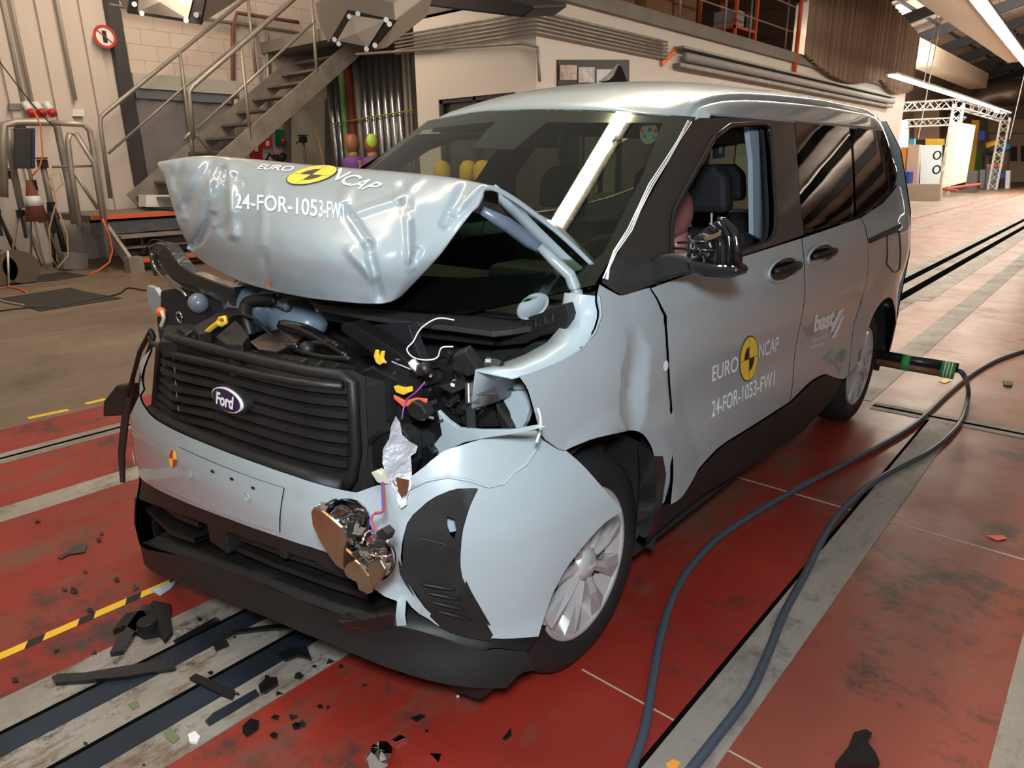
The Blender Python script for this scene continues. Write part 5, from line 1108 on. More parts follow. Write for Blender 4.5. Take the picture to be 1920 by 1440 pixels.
for i, (a, b_) in enumerate([((12, -10), (44, 190)), ((33, -10), (60, 190)), ((113, -10), (142, 188))]):
    m = MB(); p, q_ = PX(a[0], a[1], -11.5), PX(b_[0], b_[1], -11.5); m.tube([(-11.5, q_.y, p.z+1), (-11.5, q_.y, q_.z)], .028, 8); tag(m.build('conduit', M('conduit grey', (.42, .38, .33), .5), None, True), ['leftmost grey vertical conduit above the red sockets', 'second grey vertical conduit above the red sockets', 'grey vertical conduit ending above the small white junction box'][i], 'pipe')
jb = rect_x = None
def rectx(nm, x0, y0, x1, y1, X, mat, d=-.08, label=None, cat=None, group=None, parent=None, bevel=0):
    a, b_, c, e = PX(x0, y1, X), PX(x1, y1, X), PX(x1, y0, X), PX(x0, y0, X); m = MB(); m.prism([a, b_, c, e], (d, 0, 0)); o = m.build(nm, mat, parent, bevel=bevel)
    if label: tag(o, label, cat, group)
    return o
rectx('junction_box', 136, 205, 158, 218, -11.5, white, -.08, 'small white junction box with fanned cables on the left wall', 'box')
rectx('socket_box', 18, 194, 40, 206, -11.48, galvd, -.08, 'small dark socket at the left end of the red sockets', 'socket')
for k, (x, lab) in enumerate([(51, 'left'), (70, 'middle'), (90, 'right')]):
    s_ = empty('power_socket', PX(x, 205, -11.45), 0, lab+' of three white and red angled power sockets on the wall', 'socket'); p = PX(x, 203, -11.45)
    m = MB(); m.cyl(p+Vector((0, -.02, .08)), p+Vector((.06, .02, -.05)), .055, 12); m.build('socket_body', white, s_, True); m = MB(); m.cyl(p+Vector((.05, .02, -.045)), p+Vector((.09, .03, -.10)), .065, 12); m.build('socket_cap', red, s_, True)
# ---- raised platform and stairs
plt = empty('platform', (-10.7, 3.5, 0), 0, 'raised steel platform with orange edge and steps behind the tripods', 'platform')
m = MB(); m.bb((-11.40, 2.35, .70), (-9.80, 6.3, .80)); m.build('platform_deck', M('chequer plate', (.20, .17, .13), .6, var=.2), plt); m = MB(); m.bb((-9.80, 2.35, .74), (-9.76, 6.3, .80)); m.build('edge_strip', orange, plt)
m = MB(); m.bb((-9.86, 2.35, .52), (-9.80, 6.3, .74)); m.build('platform_fascia', M('blue grey steel', (.13, .14, .155), .5, .3, var=.3), plt)
m = MB(); m.bb((-9.80, 2.62, .46), (-9.50, 6.2, .50)); m.build('step_tread', galv, plt); m = MB(); m.bb((-9.80, 2.62, .30), (-9.55, 6.5, .33)); m.build('step_tread', galvd, plt)
m = MB(); m.bb((-9.55, 2.70, .14), (-9.15, 6.5, .17)); m.build('step_tread', M('brown tread', (.2, .15, .10), .6), plt); m = MB(); m.bb((-9.16, 2.70, .13), (-9.12, 6.5, .18)); m.build('edge_strip', orange, plt)
m = MB(); m.beam((-9.85, 2.55, .60), (-9.2, 2.62, .03), .05, .18); m.build('step_stringer', galv, plt); m = MB(); m.bb((-9.30, 2.52, 0), (-9.1, 2.72, .22)); m.build('foot_plate', galv, plt)
rectx('black_box', 236, 443, 264, 470, -9.85, black, -.2, 'black box standing under the platform steps', 'box')
rectx('white_box', 274, 366, 325, 388, -10.3, white, -.3, 'long white carton lying on the platform', 'box')
rectx('grey_carton', 120, 475, 165, 505, -10.2, M('grey carton', (.22, .20, .19), .7), -.3, 'grey carton on the floor behind the tripods', 'box')
st = empty('stairs', (-10.1, 5.2, .8), 0, 'steel staircase with tube handrails rising to the right at the back left', 'stairs')
def SL(y): return 1.61+(y-4.27)*.709
for x, off in ((-9.5, 0), (-11.15, 0)):
    m = MB(); yA = 3.5 if x < -10 else 3.95; m.beam((x, yA, SL(yA)-.14), (x, 9.5, SL(9.5)-.14), .05, .30); m.build('stair_stringer', galv, st)
for k in range(15):
    z = 1.02+.24*k; y = 4.27+(z-1.52)/.709; m = MB(); m.bb((-11.15, y-.02, z-.04), (-9.5, y+.26, z)); m.build('stair_tread', galvd, st)
def hrail(nm, pts, r, X, parent=st, mat=galv, lab=None):
    m = MB(); P_ = [PX(x, y, X) for x, y in pts]; m.tube(P_, r, 10); return m.build(nm, mat, parent, True)
hrail('handrail', [(207, 372), (188, 235), (189, 220), (198, 211), (460, -3)], .034, -11.1); hrail('handrail_midrail', [(203, 288), (341, 167), (560, -12)], .020, -11.1)
hrail('handrail', [(362, 262), (355, 172), (362, 162), (552, -2)], .034, -9.5); hrail('handrail_midrail', [(369, 242), (590, 40)], .022, -9.5)
hrail('handrail_post', [(337, 98), (359, 272)], .030, -11.1); hrail('handrail_post', [(464, -5), (480, 140)], .030, -11.1)
hrail('handrail_post', [(452, 92), (470, 262)], .028, -9.5); hrail('handrail_post', [(584, 0), (594, 135)], .028, -9.5)
hrail('handrail', [(345, 262), (358, 248), (372, 256), (405, 297)], .030, -9.7); hrail('handrail_post', [(358, 255), (362, 292)], .03, -9.7)
# short guard rails round the platform end
gr = empty('guard_rail', (-9.8, 2.2, 0), 0, 'galvanised tube guard rail around the end of the platform', 'railing')
for pts, r, X in [([(8, 370), (5, 260), (8, 234), (30, 229), (95, 229), (107, 238), (128, 340), (140, 420)], .05, -9.9), ([(95, 230), (155, 233), (168, 245), (185, 340), (205, 480)], .038, -9.6), ([(40, 390), (18, 280), (16, 240)], .045, -10.2),
                  ([(150, 425), (135, 330), (127, 265), (130, 252), (142, 250), (176, 305), (205, 485)], .038, -9.5), ([(138, 322), (184, 392)], .026, -9.5), ([(98, 313), (174, 311)], .018, -9.7)]:
    m = MB(); m.tube([PX(x, y, X) for x, y in pts], r, 10); m.build('rail_tube', galv, gr, True)
# tripods, monitor, reel, mats
def tripod(c, h, spread, lab, head=True, r=.022, mat=galvd):
    t = empty('tripod', (c.x, c.y, 0), 0, lab, 'tripod'); c = Vector((c.x, c.y, 0))
    for k in range(3):
        a = 2*math.pi*k/3+.4; m = MB(); m.tube([c+Vector((.03*math.cos(a), .03*math.sin(a), h*.62)), c+Vector((spread*math.cos(a), spread*math.sin(a), .01))], [r*.9, r*.6], 8); m.build('tripod_leg', mat, t, True)
    m = MB(); m.cyl(c+Vector((0, 0, h*.35)), c+Vector((0, 0, h)), r*1.1, 10); m.build('centre_column', galvd, t, True); m = MB(); m.cyl(c+Vector((0, 0, h*.58)), c+Vector((0, 0, h*.66)), .06, 10); m.build('collar', black, t)
    if head:
        m = MB(); m.box(c+Vector((0, 0, h+.05)), (.12, .12, .12)); m.cyl(c+Vector((0, -.1, h+.02)), c+Vector((.12, -.25, h-.03)), .012, 6); m.box(c+Vector((0, 0, h+.13)), (.20, .12, .02)); m.build('tripod_head', black, t, bevel=.01)
    return t
tripod(PZ(18, 505), 1.45, .32, 'black tripod at the left edge behind the cable reels', mat=black); tripod(PZ(62, 505), 1.35, .30, 'silver-legged tripod directly behind the black monitor', mat=galv)
tripod(PZ(95, 505), 2.0, .25, 'tall light stand with camera head beside the guard rail', mat=galvd); tripod(PZ(120, 500), 1.5, .12, 'thick black stand right of the silver tripod', True, .04, black)
mt = rectx('monitor', 27, 240, 66, 316, -9.83, black, -.06, 'tilted black monitor fixed to the guard rail', 'monitor', bevel=.01); rectx('monitor_edge', 60, 244, 66, 314, -9.81, M('dark blue edge', (.02, .03, .08), .3), -.05, parent=mt)
m = MB(); cn = PX(62, 375, -10.3); m.cyl(cn+Vector((0, 0, -.3)), cn+Vector((0, 0, .28)), .16, 16, .03); tc_ = m.build('traffic_cone', M('faded cone', (.20, .065, .04), .8), None, True); tag(tc_, 'faded orange and white traffic cone behind the tripods', 'cone'); m = MB(); m.cyl(cn+Vector((0, 0, -.08)), cn+Vector((0, 0, .06)), .122, 16, .09); m.build('cone_band', white, tc_, True)
for i, (x, y, lab) in enumerate([(32, 486, 'black cable reel with grey tube frame on the floor'), (-14, 480, 'second cable reel half cut off by the left edge')]):
    c = PX(x, y, -9.2); c.z = .24; rl = empty('cable_reel', (c.x, c.y, 0), 0, lab, 'cable reel'); m = MB(); m.cyl(c+Vector((-.12, .0, 0)), c+Vector((.12, .0, 0)), .17, 24); m.build('cable_drum', black, rl, True)
    for s_ in (-.13, .13): m = MB(); m.cyl(c+Vector((s_, 0, 0)), c+Vector((s_+.01, 0, 0)), .21, 24); m.build('reel_flange', M('reel brown', (.10, .07, .05), .6), rl)
    m = MB(); m.tube([c+Vector((.17, .2, -.23)), c+Vector((.17, -.2, -.23)), c+Vector((.17, -.12, .22)), c+Vector((-.17, -.12, .22)), c+Vector((-.17, -.2, -.23)), c+Vector((-.17, .2, -.23))], .014, 8); m.build('reel_frame', galv, rl, True)
def mat_(nm, px, lab): m = MB(); m.prism([PZ(x, y, .001) for x, y in px], (0, 0, .006)); tag(m.build(nm, M('black rubber mat', (.030, .026, .023), .8)), lab, 'mat')
mat_('floor_mat', [(0, 560), (132, 540), (158, 547), (230, 560), (75, 584), (42, 574), (0, 560)][:6], 'nearer black rubber mat lying on the brown floor'); mat_('floor_mat', [(0, 526), (120, 510), (165, 517), (105, 526), (0, 537)], 'further black rubber mat lying in front of the steps')
def fcable(nm, px, r, mat, lab):
    P_ = [PZ(x, y, r) for x, y in px]; Q = []
    for i in range(len(P_)-1):
        a, b_, c, d = P_[max(i-1, 0)], P_[i], P_[i+1], P_[min(i+2, len(P_)-1)]
        for k in range(10): Q.append(cr(a, b_, c, d, k/10))
    Q.append(P_[-1]); m = MB(); m.tube(Q, r, 10); return tag(m.build(nm, mat, None, True), lab, 'cable')
fcable('floor_cable', [(0, 537), (30, 540), (50, 548)], .012, orange, 'short orange cable entering at the left edge behind the near mat')
fcable('floor_cable', [(0, 563), (20, 568), (44, 572)], .012, M('grey cable', (.3, .3, .3), .5), 'short grey cable ending under the near mat'); fcable('floor_cable', [(0, 583), (50, 577), (100, 575), (215, 553), (240, 540), (275, 545), (300, 542)], .009, black, 'thin black cable along the near mat towards the car')
m = MB(); P_ = [PX(x, y, -9.0) for x, y in [(192, 410), (205, 440), (211, 470), (205, 492), (185, 507), (165, 516)]]; m.tube(P_, .012, 6); tag(m.build('orange_cable', orange, None, True), 'orange cable looping down over the platform steps', 'cable')
m = MB(); P_ = [PX(x, y, -9.4) for x, y in [(100, 320), (90, 345), (102, 360), (118, 345), (112, 322), (95, 330), (105, 380), (92, 430), (95, 480), (108, 502), (128, 480), (126, 440), (108, 390)]]; m.tube(P_, .010, 6); tag(m.build('yellow_cable', M('tan cable', (.40, .30, .16), .6), None, True), 'tan cable coiled and hanging on the light stand', 'cable')
m = MB(); P_ = [PX(x, y, -9.6) for x, y in [(62, 205), (76, 235), (80, 290), (74, 315), (60, 330)]]; m.tube(P_, .010, 6); tag(m.build('red_cable', M('red-orange cable', (.7, .12, .05), .5), None, True), 'red-orange cable hanging from the wall sockets', 'cable')
m = MB(); P_ = [PX(x, y, -9.6) for x, y in [(-5, 110), (25, 150), (60, 195), (95, 232)]]; m.tube(P_, .008, 6); tag(m.build('black_cable', black, None, True), 'thin black cable slanting down across the left wall', 'cable')
# wall pipes behind the stairs
for i, (pts, mt_, lab) in enumerate([([(204, 8), (560, 62)], galv, 'long grey pipe running along the block wall behind the stairs'), ([(436, 200), (436, 50), (444, 24), (560, 42)], M('old red pipe', (.22, .09, .07), .6), 'reddish bent pipe on the wall behind the stairs'), ([(505, 250), (500, 60)], galv, 'grey vertical pipe behind the upper stairs')]):
    m = MB(); m.tube([PX(x, y, -11.45) for x, y in pts], .035, 8); tag(m.build('wall_pipe', mt_, None, True), lab, 'pipe')
# ---- back corner: door, signs, extinguisher, pipes
dr2 = rectx('door_7', 545, 190, 611, 330, -11.55, M('pale green door', (.50, .48, .38), .6), -.05); dr2['kind'] = 'structure'
rectx('door_frame', 533, 186, 545, 335, -11.5, galvd, -.05, parent=dr2); rectx('door_frame', 611, 186, 622, 335, -11.5, galvd, -.05, parent=dr2)
b1 = rectx('fire_alarm_box', 494, 260, 510, 277, -11.5, red, -.05, 'red fire alarm box beside the green switch box', 'alarm box'); rectx('alarm_label', 499, 264, 505, 273, -11.49, white, -.01, parent=b1)
b1 = rectx('switch_box', 519, 243, 534, 274, -11.5, M('green box', (.01, .16, .06), .4), -.06, 'green emergency switch box left of the pale door', 'switch box'); p = PX(530, 265, -11.44); m = MB(); m.cyl(p, p+Vector((.06, 0, 0)), .05, 14); m.build('red_button', red, b1, True)
b1 = rectx('red_board', 470, 268, 492, 310, -11.55, M('sign red', (.45, .02, .02), .5), -.04, 'upright red sign board behind the bonnet left of the extinguisher', 'sign'); rectx('board_label', 478, 273, 484, 284, -11.49, white, -.01, parent=b1)
fe = empty('fire_extinguisher', PX(520, 310, -11.2), 0, 'red fire extinguisher with black hose behind the crumpled bonnet', 'extinguisher'); p = PX(518, 330, -11.2)
m = MB(); m.lathe([(0, -.45), (.17, -.45), (.18, .1), (.15, .22), (.06, .30), (0, .30)], p, 'Z', 24); m.build('cylinder', red, fe, True); m = MB(); m.tube([p+Vector((.0, 0, .3)), p+Vector((-.15, 0, .42)), p+Vector((-.32, 0, .3)), p+Vector((-.38, 0, .1))], .02, 8); m.build('hose', black, fe, True)
m = MB(); m.cyl(p+Vector((.08, 0, .2)), p+Vector((.34, 0, .38)), .07, 12); m.build('horn', black, fe, True); m = MB(); m.box(p+Vector((.06, 0, .36)), (.16, .05, .10)); m.build('valve', dgrey, fe)
tripod(Vector((PY(572, 300, 6.8).x, 6.8, 0)), 1.93, .35, 'grey camera tripod standing in front of the pale door', mat=galvd)
m = MB(); a, b_ = PY(592, 238, 6.7), PY(612, 330, 6.7); m.cyl(a, b_, .022, 8); tag(m.build('broom_stick', M('wood stick', (.50, .30, .13), .6), None, True), 'light wooden stick leaning behind the bonnet', 'stick')
rk_ = empty('pipe_rack', (-8.6, 7.6, 0), 0, 'rack of upright silver pipes beside the office wall', 'pipe rack')
shiny = M('shiny tube', (.40, .40, .42), .22, .95); 
for i, (x, w_, mt_) in enumerate([(627, .10, shiny), (638, .08, shiny), (648, .07, M('lime tube', (.20, .40, .12), .3)), (662, .11, M('rust red post', (.16, .03, .015), .6)), (676, .08, galvd), (690, .10, shiny), (703, .09, shiny), (715, .09, shiny), (728, .09, shiny), (741, .10, shiny), (753, .09, shiny), (765, .06, galvd), (773, .04, galvd)]):
    p = PY(x, 240, 7.4+.0*i); m = MB(); m.cyl((p.x, p.y, 0), (p.x, p.y, 3.45), w_*.9, 14); m.build('upright_pipe', mt_, rk_, True)
m = MB(); m.cyl(PY(625, 232, 7.28), PY(775, 218, 7.28)+Vector((0, 0, .1)), .015, 6); m.build('strap', M('green yellow strap', (.25, .30, .05), .6), rk_)
m = MB(); m.tube([PY(x, y, 6.4) for x, y in [(668, 102), (980, 81), (1008, 88), (1012, 153)]], .022, 8); tag(m.build('wall_conduit', galv, None, True), 'thin grey conduit across the office front wall and down its corner', 'pipe')
for k in range(6):
    y0 = 55+4*k; m = MB(); z = 3.37-.050*k; m.tube([(-7.5, 6.44, z+.03), (-4.62, 6.44, z), (-4.60, 6.48, z), (-4.60, 9.9, z)], .018, 6); tag(m.build('cable_tube', galv, None, True), 'one of six parallel grey tubes wrapping the office wall corner', 'pipe', 'parallel tubes on the office wall')
cs = MB(); P_ = [PY(x, y, 5.0) for x, y in [(770, -40), (1000, 8), (1001, 16), (978, 33), (770, 8)]]; cs.prism(P_, (0, .6, .1)); tag(cs.build('lamp_housing_long', black, None, bevel=.02), 'long black lamp housing hanging at the top centre', 'lamp')
def flood(nm, outer, inner, y, lab, d=(0, .55, .35)):
    t = empty(nm, PY(outer[0][0], outer[0][1], y), 0, lab, 'lamp'); b_ = MB(); b_.prism([PY(a, b2, y) for a, b2 in outer], d); b_.build('lamp_body', M('lamp body grey', (.33, .28, .23), .5, .2), t, bevel=.01)
    f = MB(); f.prism([PY(a, b2, y-.02) for a, b2 in inner[0]], (0, .02, 0)); f.build('lamp_frame', black, t)
    g = MB(); q_ = [PY(a, b2, y-.03) for a, b2 in inner[1]]; c_ = sum(q_, Vector())/4+Vector((0, -.05, -.03)); g.add(q_+[c_], [(0, 1, 4), (1, 2, 4), (2, 3, 4), (3, 0, 4)]); g.build('reflector', M('mesh reflector', (.50, .43, .37), .5, .1, bump=.3, bscale=250), t)
    for (a, b2) in inner[2]: m = MB(); m.cyl(PY(a, b2, y-.05), PY(a, b2, y-.01), .025, 10); m.build('lamp_clip', white, t)
    return t
flood('floodlight', [(590, 5), (612, -12), (640, -20), (738, 5), (741, 38), (725, 90), (700, 95), (614, 80), (600, 50)], ([(652, 18), (742, 38), (695, 96), (616, 80)], [(660, 28), (722, 38), (690, 88), (632, 76)], [(655, 31), (671, 26), (724, 37), (730, 45), (627, 74), (635, 82), (687, 92), (703, 85)]), 3.4, 'grey floodlight with square mesh reflector hanging at the top left centre')
flood('floodlight', [(222, 0), (232, -60), (390, -40), (388, 0), (375, 46), (240, 26)], ([(238, 24), (248, -40), (390, -30), (375, 46)], [(258, 22), (262, -35), (368, -28), (352, 36)], [(252, 8), (266, 25), (349, 38), (368, 28)]), 2.2, 'grey floodlight with black frame hanging at the top left')
# dummies sitting behind the bonnet
rnd = random.Random(3); tan = M('dummy tan skin', (.30, .12, .06), .45); purple = M('purple vest', (.16, .06, .28), .7)
for i, (x, hx, lab, pc_) in enumerate([(661, 661, 'left seated crash test dummy in purple with red patch on its head', red), (697, 697, 'right seated crash test dummy in purple with lime patch on its head', M('lime', (.45, .75, .08), .5))]):
    y = 6.2+.1*i; p = PY(hx, 270, y); t = empty('crash_test_dummy', (p.x, p.y, .5), 0, lab, 'dummy')
    blob('head', p, .135, tan, t, 20, 14, sc=(.80, .95, 1.25)); blob('head_patch', p+Vector((-.030+.06*i, -.018, .03)), .118, pc_, t, 16, 10, sc=(.72, .88, 1.15))
    m = MB(); m.tube([p+Vector((0, 0, -.22)), p+Vector((0, 0, -.09))], [.10, .055], 12); m.build('neck', M('tan collar', (.45, .28, .15), .7), t, True)
    m = MB(); m.lathe([(0, -.20), (.10, -.20), (.18, -.24), (.195, -.32), (.17, -.55), (.15, -.80), (0, -.80)], p, 'Z', 20); m.build('torso', purple, t, True)
    for s_ in (-1, 1): m = MB(); m.tube([p+Vector((s_*.14, 0, -.27)), p+Vector((s_*.16, .02, -.45)), p+Vector((s_*.16, -.12, -.68)), p+Vector((s_*.18, -.32, -.70))], [.065, .055, .045, .035], 10); m.build('arm', tan, t, True)
    for s_ in (-1, 1): m = MB(); m.tube([p+Vector((s_*.09, 0, -.78)), p+Vector((s_*.11, -.45, -.80)), p+Vector((s_*.11, -.48, -1.25))], [.09, .07, .05], 10); m.build('leg', purple, t, True)
p = PY(680, 330, 6.45); m = MB(); m.bb((p.x-.45, p.y-.35, .0), (p.x+.55, p.y+.35, .92)); m.bb((p.x-.45, p.y+.2, .9), (p.x+.55, p.y+.3, 1.45)); tag(m.build('dummy_carrier', dgrey, None), 'dark carrier frame the two purple dummies sit on', 'carrier')
# things seen through the windscreen: yellow gear and blue cloth on the office wall
for i, (x, y) in enumerate([(829, 322), (878, 322), (905, 322)]):
    p = PY(x, y, 6.34); m = MB(); m.lathe([(0, .17), (.08, .15), (.13, .08), (.14, -.08), (.12, -.14), (0, -.14)], p, 'Z', 18); tag(m.build('yellow_helmet', yellow, None, True), ['left', 'middle', 'right'][i]+' yellow hanging helmet seen through the windscreen', 'helmet')
sl = PY(870, 322, 6.3); m = MB(); m.bb((-6.75, 6.18, sl.z-.19), (-5.2, 6.48, sl.z-.14)); m.bb((-6.75, 6.44, 0), (-6.70, 6.48, sl.z-.19)); m.bb((-5.25, 6.44, 0), (-5.2, 6.48, sl.z-.19)); tag(m.build('helmet_shelf', dgrey), 'dark narrow shelf under the yellow helmets by the office window', 'shelf')
m = MB(); m.bb((-4.62, 7.0, .0), (-4.50, 7.3, 2.1)); tag(m.build('blue_curtain', M('blue cloth', (.08, .18, .30), .8), None), 'blue cloth hanging on the office side wall seen through the windscreen', 'curtain')
m = MB(); m.bb((-4.62, 9.6, .0), (-4.48, 10.2, 2.6)); tag(m.build('blue_curtain', MATS['blue cloth'], None), 'blue curtain on the office wall seen through the open front window', 'curtain')
b1 = MB(); b1.bb((-4.65, 12.0, 1.55), (-4.62, 12.45, 2.0)); o = b1.build('blue_sign', M('safety blue', (.02, .12, .40), .5)); tag(o, 'blue and white figure sign seen through the rear side window', 'sign'); b2 = MB(); b2.bb((-4.62, 12.17, 1.62), (-4.61, 12.29, 1.88)); b2.cyl((-4.62, 12.23, 1.92), (-4.605, 12.23, 1.92), .05, 10); b2.build('figure_symbol', white, o)
# poster strip on the office side wall
ps = rectx('poster_panel', 1046, 112, 1180, 168, -4.635, black, -.02, 'long dark framed photo panel on the office side wall above the roof', 'poster')
for i, (x0, x1, c1, c2) in enumerate([(1050, 1082, (.25, .16, .12), (.6, .5, .45)), (1085, 1116, (.65, .60, .58), (.3, .3, .33)), (1119, 1150, (.45, .55, .70), (.7, .65, .6))]):
    rectx('poster_photo', x0, 122+4*i, x1, 150+5*i, -4.62, M('photo print %s' % 'abc'[i], c1, .5, c2=c2, scale=9), -.01, parent=ps)
# ---- gallery: railing, cartons, shelf, curtain
gl = empty('gallery_railing', (-4.7, 10, 3.78), 0, 'grey tube railing along the storage gallery above the office', 'railing')
for y in (8.2, 10.4, 12.15, 13.3, 15.2): m = MB(); m.cyl((-4.68, y, 3.6), (-4.68, y, 4.9), .022, 8); m.build('railing_post', galv, gl, True)
for z in (4.2, 4.7): m = MB(); m.cyl((-4.68, 6.6, z), (-4.68, 15.6, z), .018, 8); m.build('railing_bar', galv, gl, True)
card = M('cardboard', (.28, .14, .065), .8, var=.15, scale=2)
for i, (y0, y1, h, x) in enumerate([(7.0, 8.1, 1.0, -5.3), (8.3, 9.8, 1.2, -5.2), (10.0, 10.9, 1.1, -5.1), (11.05, 11.9, 1.3, -5.15)]):
    m = MB(); m.bb((x-.9, y0, 3.785), (x, y1, 3.78+h)); o = m.build('carton', card, None, bevel=.01); tag(o, ['large cardboard carton at the near end of the gallery', 'wide cardboard carton behind the first gallery posts', 'narrow cardboard carton in the middle of the gallery', 'cardboard carton with white label next to the orange shelf'][i], 'carton')
    if i == 3: m = MB(); m.bb((x, y0+.2, 4.55), (x+.005, y0+.4, 4.75)); m.build('carton_label', white, o)
sh = empty('orange_shelf', (-5.3, 13.7, 3.78), 0, 'orange steel shelf with boxes on the gallery', 'shelf')
for x in (-5.0, -5.8):
    for y in (13.3, 14.3): m = MB(); m.bb((x-.03, y-.03, 3.78), (x+.03, y+.03, 5.2)); m.build('shelf_post', orange, sh)
for z in (4.05, 4.75): m = MB(); m.bb((-5.83, 13.27, z), (-4.97, 14.33, z+.05)); m.build('shelf_board', orange, sh)
for i, (y0, y1, z, m_, lab) in enumerate([(13.35, 13.75, 4.10, M('pale box', (.4, .4, .42), .6), 'pale box on the lower orange shelf board'), (13.85, 14.2, 4.10, black, 'dark box on the lower orange shelf board'), (13.4, 13.8, 4.8, M('sign red', (.45, .02, .02), .5), 'red box on the upper orange shelf board')]):
    m = MB(); m.bb((-5.5, y0, z), (-5.02, y1, z+.3)); tag(m.build('storage_box', m_, None), lab, 'box')
m = MB(); m.cyl((-4.60, 15.7, 3.2), (-4.60, 15.7, 7.0), .05, 8); tag(m.build('orange_post', orange, None, True), 'thin orange post at the near edge of the brown curtain', 'post')
m = MB(); p, q_ = PX(1240, 120, -4.63), PX(1266, 96, -4.63); m.beam(p, q_, .04, .08); tag(m.build('orange_bracket', orange, None), 'short orange bracket on the office side wall above the roof', 'bracket')
m = MB(); m.bb((-4.64, 10.2, 3.02), (-4.50, 24, 3.08)); m.bb((-4.64, 10.2, 3.30), (-4.45, 24, 3.34)); tag(m.build('cable_tray', galvd, None), 'long grey cable tray along the office side wall', 'tray'); m = MB(); m.cyl((-4.52, 10.4, 3.19), (-4.52, 24, 3.19), .075, 12); tag(m.build('grey_duct', M('grey duct', (.36, .34, .34), .5), None, True), 'grey round pipe lying in the tray on the office wall', 'pipe')
cu = M('brown curtain', (.34, .26, .20), .85, c2=(.22, .15, .11), scale=.8, stretch=(1, 1, .12), spec=.1); m = MB(); N = 420; ya, yb = 15.9, 26.0; vs = []
def cbot(t): return 3.52-.32*math.sin(math.pi*min(1, t/.62))*(1 if t < .62 else 0) - (.25*math.sin(math.pi*(t-.62)/.38) if t > .62 else 0) - .1*t
for k in range(3):
    for i in range(N+1):
        t = i/N; z = [cbot(t)+.25, 4.6, 6.4-1.1*t][k]; vs.append((-4.50+.045*math.sin(i*.9+math.sin(i*.13)*2)*(1.1-.2*k)+.02*math.sin(i*.37), ya+(yb-ya)*t, z))
m.add(vs, [(r_*(N+1)+i, r_*(N+1)+i+1, (r_+1)*(N+1)+i+1, (r_+1)*(N+1)+i) for r_ in range(2) for i in range(N)]); tag(m.build('brown_curtain', cu, None, True), 'long pleated brown curtain hanging beside the gallery', 'curtain')
# ---- far workshop on the left of the track
alu = M('white truss', (.78, .76, .72), .35, .3)
def truss(nm, a, b_, w_, parent, n):
    a = Vector(a); b_ = Vector(b_); d = (b_-a).normalized(); u = Vector((0, 0, 1)) if abs(d.z) < .9 else Vector((0, 1, 0)); s_ = d.cross(u).normalized()*w_/2; u = s_.cross(d).normalized()*w_/2
    m = MB(); cs_ = [s_+u, s_-u, -s_-u, -s_+u]
    for c in cs_: m.tube([a+c, b_+c], .028, 6)
    for i in range(n):
        p = a.lerp(b_, i/n); q_ = a.lerp(b_, (i+1)/n)
        for k in range(4): m.tube([p+cs_[k], q_+cs_[(k+1) % 4]] if i % 2 else [p+cs_[(k+1) % 4], q_+cs_[k]], .014, 5)
    return m.build(nm, alu, parent)
A0 = PY(1772, 345, 34); B0 = PY(1862, 345, 41); A1 = PY(1766, 196, 34); B1 = PY(1864, 222, 41)
tg_ = empty('truss_frame', (A0.x, A0.y, 0), 0, 'white lattice truss frame standing around the large whiteboard', 'frame')
A0.z = B0.z = 0; truss('truss_post', A0, (A0.x, A0.y, A1.z), .35, tg_, 9); truss('truss_post', B0, (B0.x, B0.y, B1.z), .35, tg_, 9)
truss('truss_beam', (A0.x, A0.y, A1.z), (B0.x, B0.y, B1.z), .35, tg_, 12); C1 = PY(1680, 200, 34); truss('truss_beam', (C1.x, 34, A1.z), (A0.x, 34, A1.z), .35, tg_, 8); truss('truss_beam', (C1.x, 36, A1.z-.6), (A0.x, 36, A1.z-.6), .3, tg_, 8)
wb_ = empty('whiteboard', (PY(1800, 350, 32.5).x, 32.5, 0), 0, 'large pale whiteboard on a red wheeled frame at the far end', 'board')
a = [PY(1765, 353, 32), PY(1811, 341, 35), PY(1829, 235, 35), PY(1784, 227, 32)]; m = MB(); m.prism(a, (.0, .05, 0)); m.build('board_panel', M('pale board', (.66, .56, .45), .6), wb_)
for pts in ([(1762, 354, 31.9), (1795, 357, 31.5)], [(1775, 353, 32), (1838, 345, 35)], [(1811, 347, 35), (1822, 350, 34.5)]):
    m = MB(); m.tube([PY(*p) for p in pts], .05, 6); m.build('board_base', M('frame red', (.45, .06, .04), .5), wb_)
rect('low_wall', 1698, 345, 1764, 372, 29, M('pale concrete', (.50, .42, .34), .8, var=.15), .3, 'low pale concrete kerb wall in front of the workshop', 'wall')
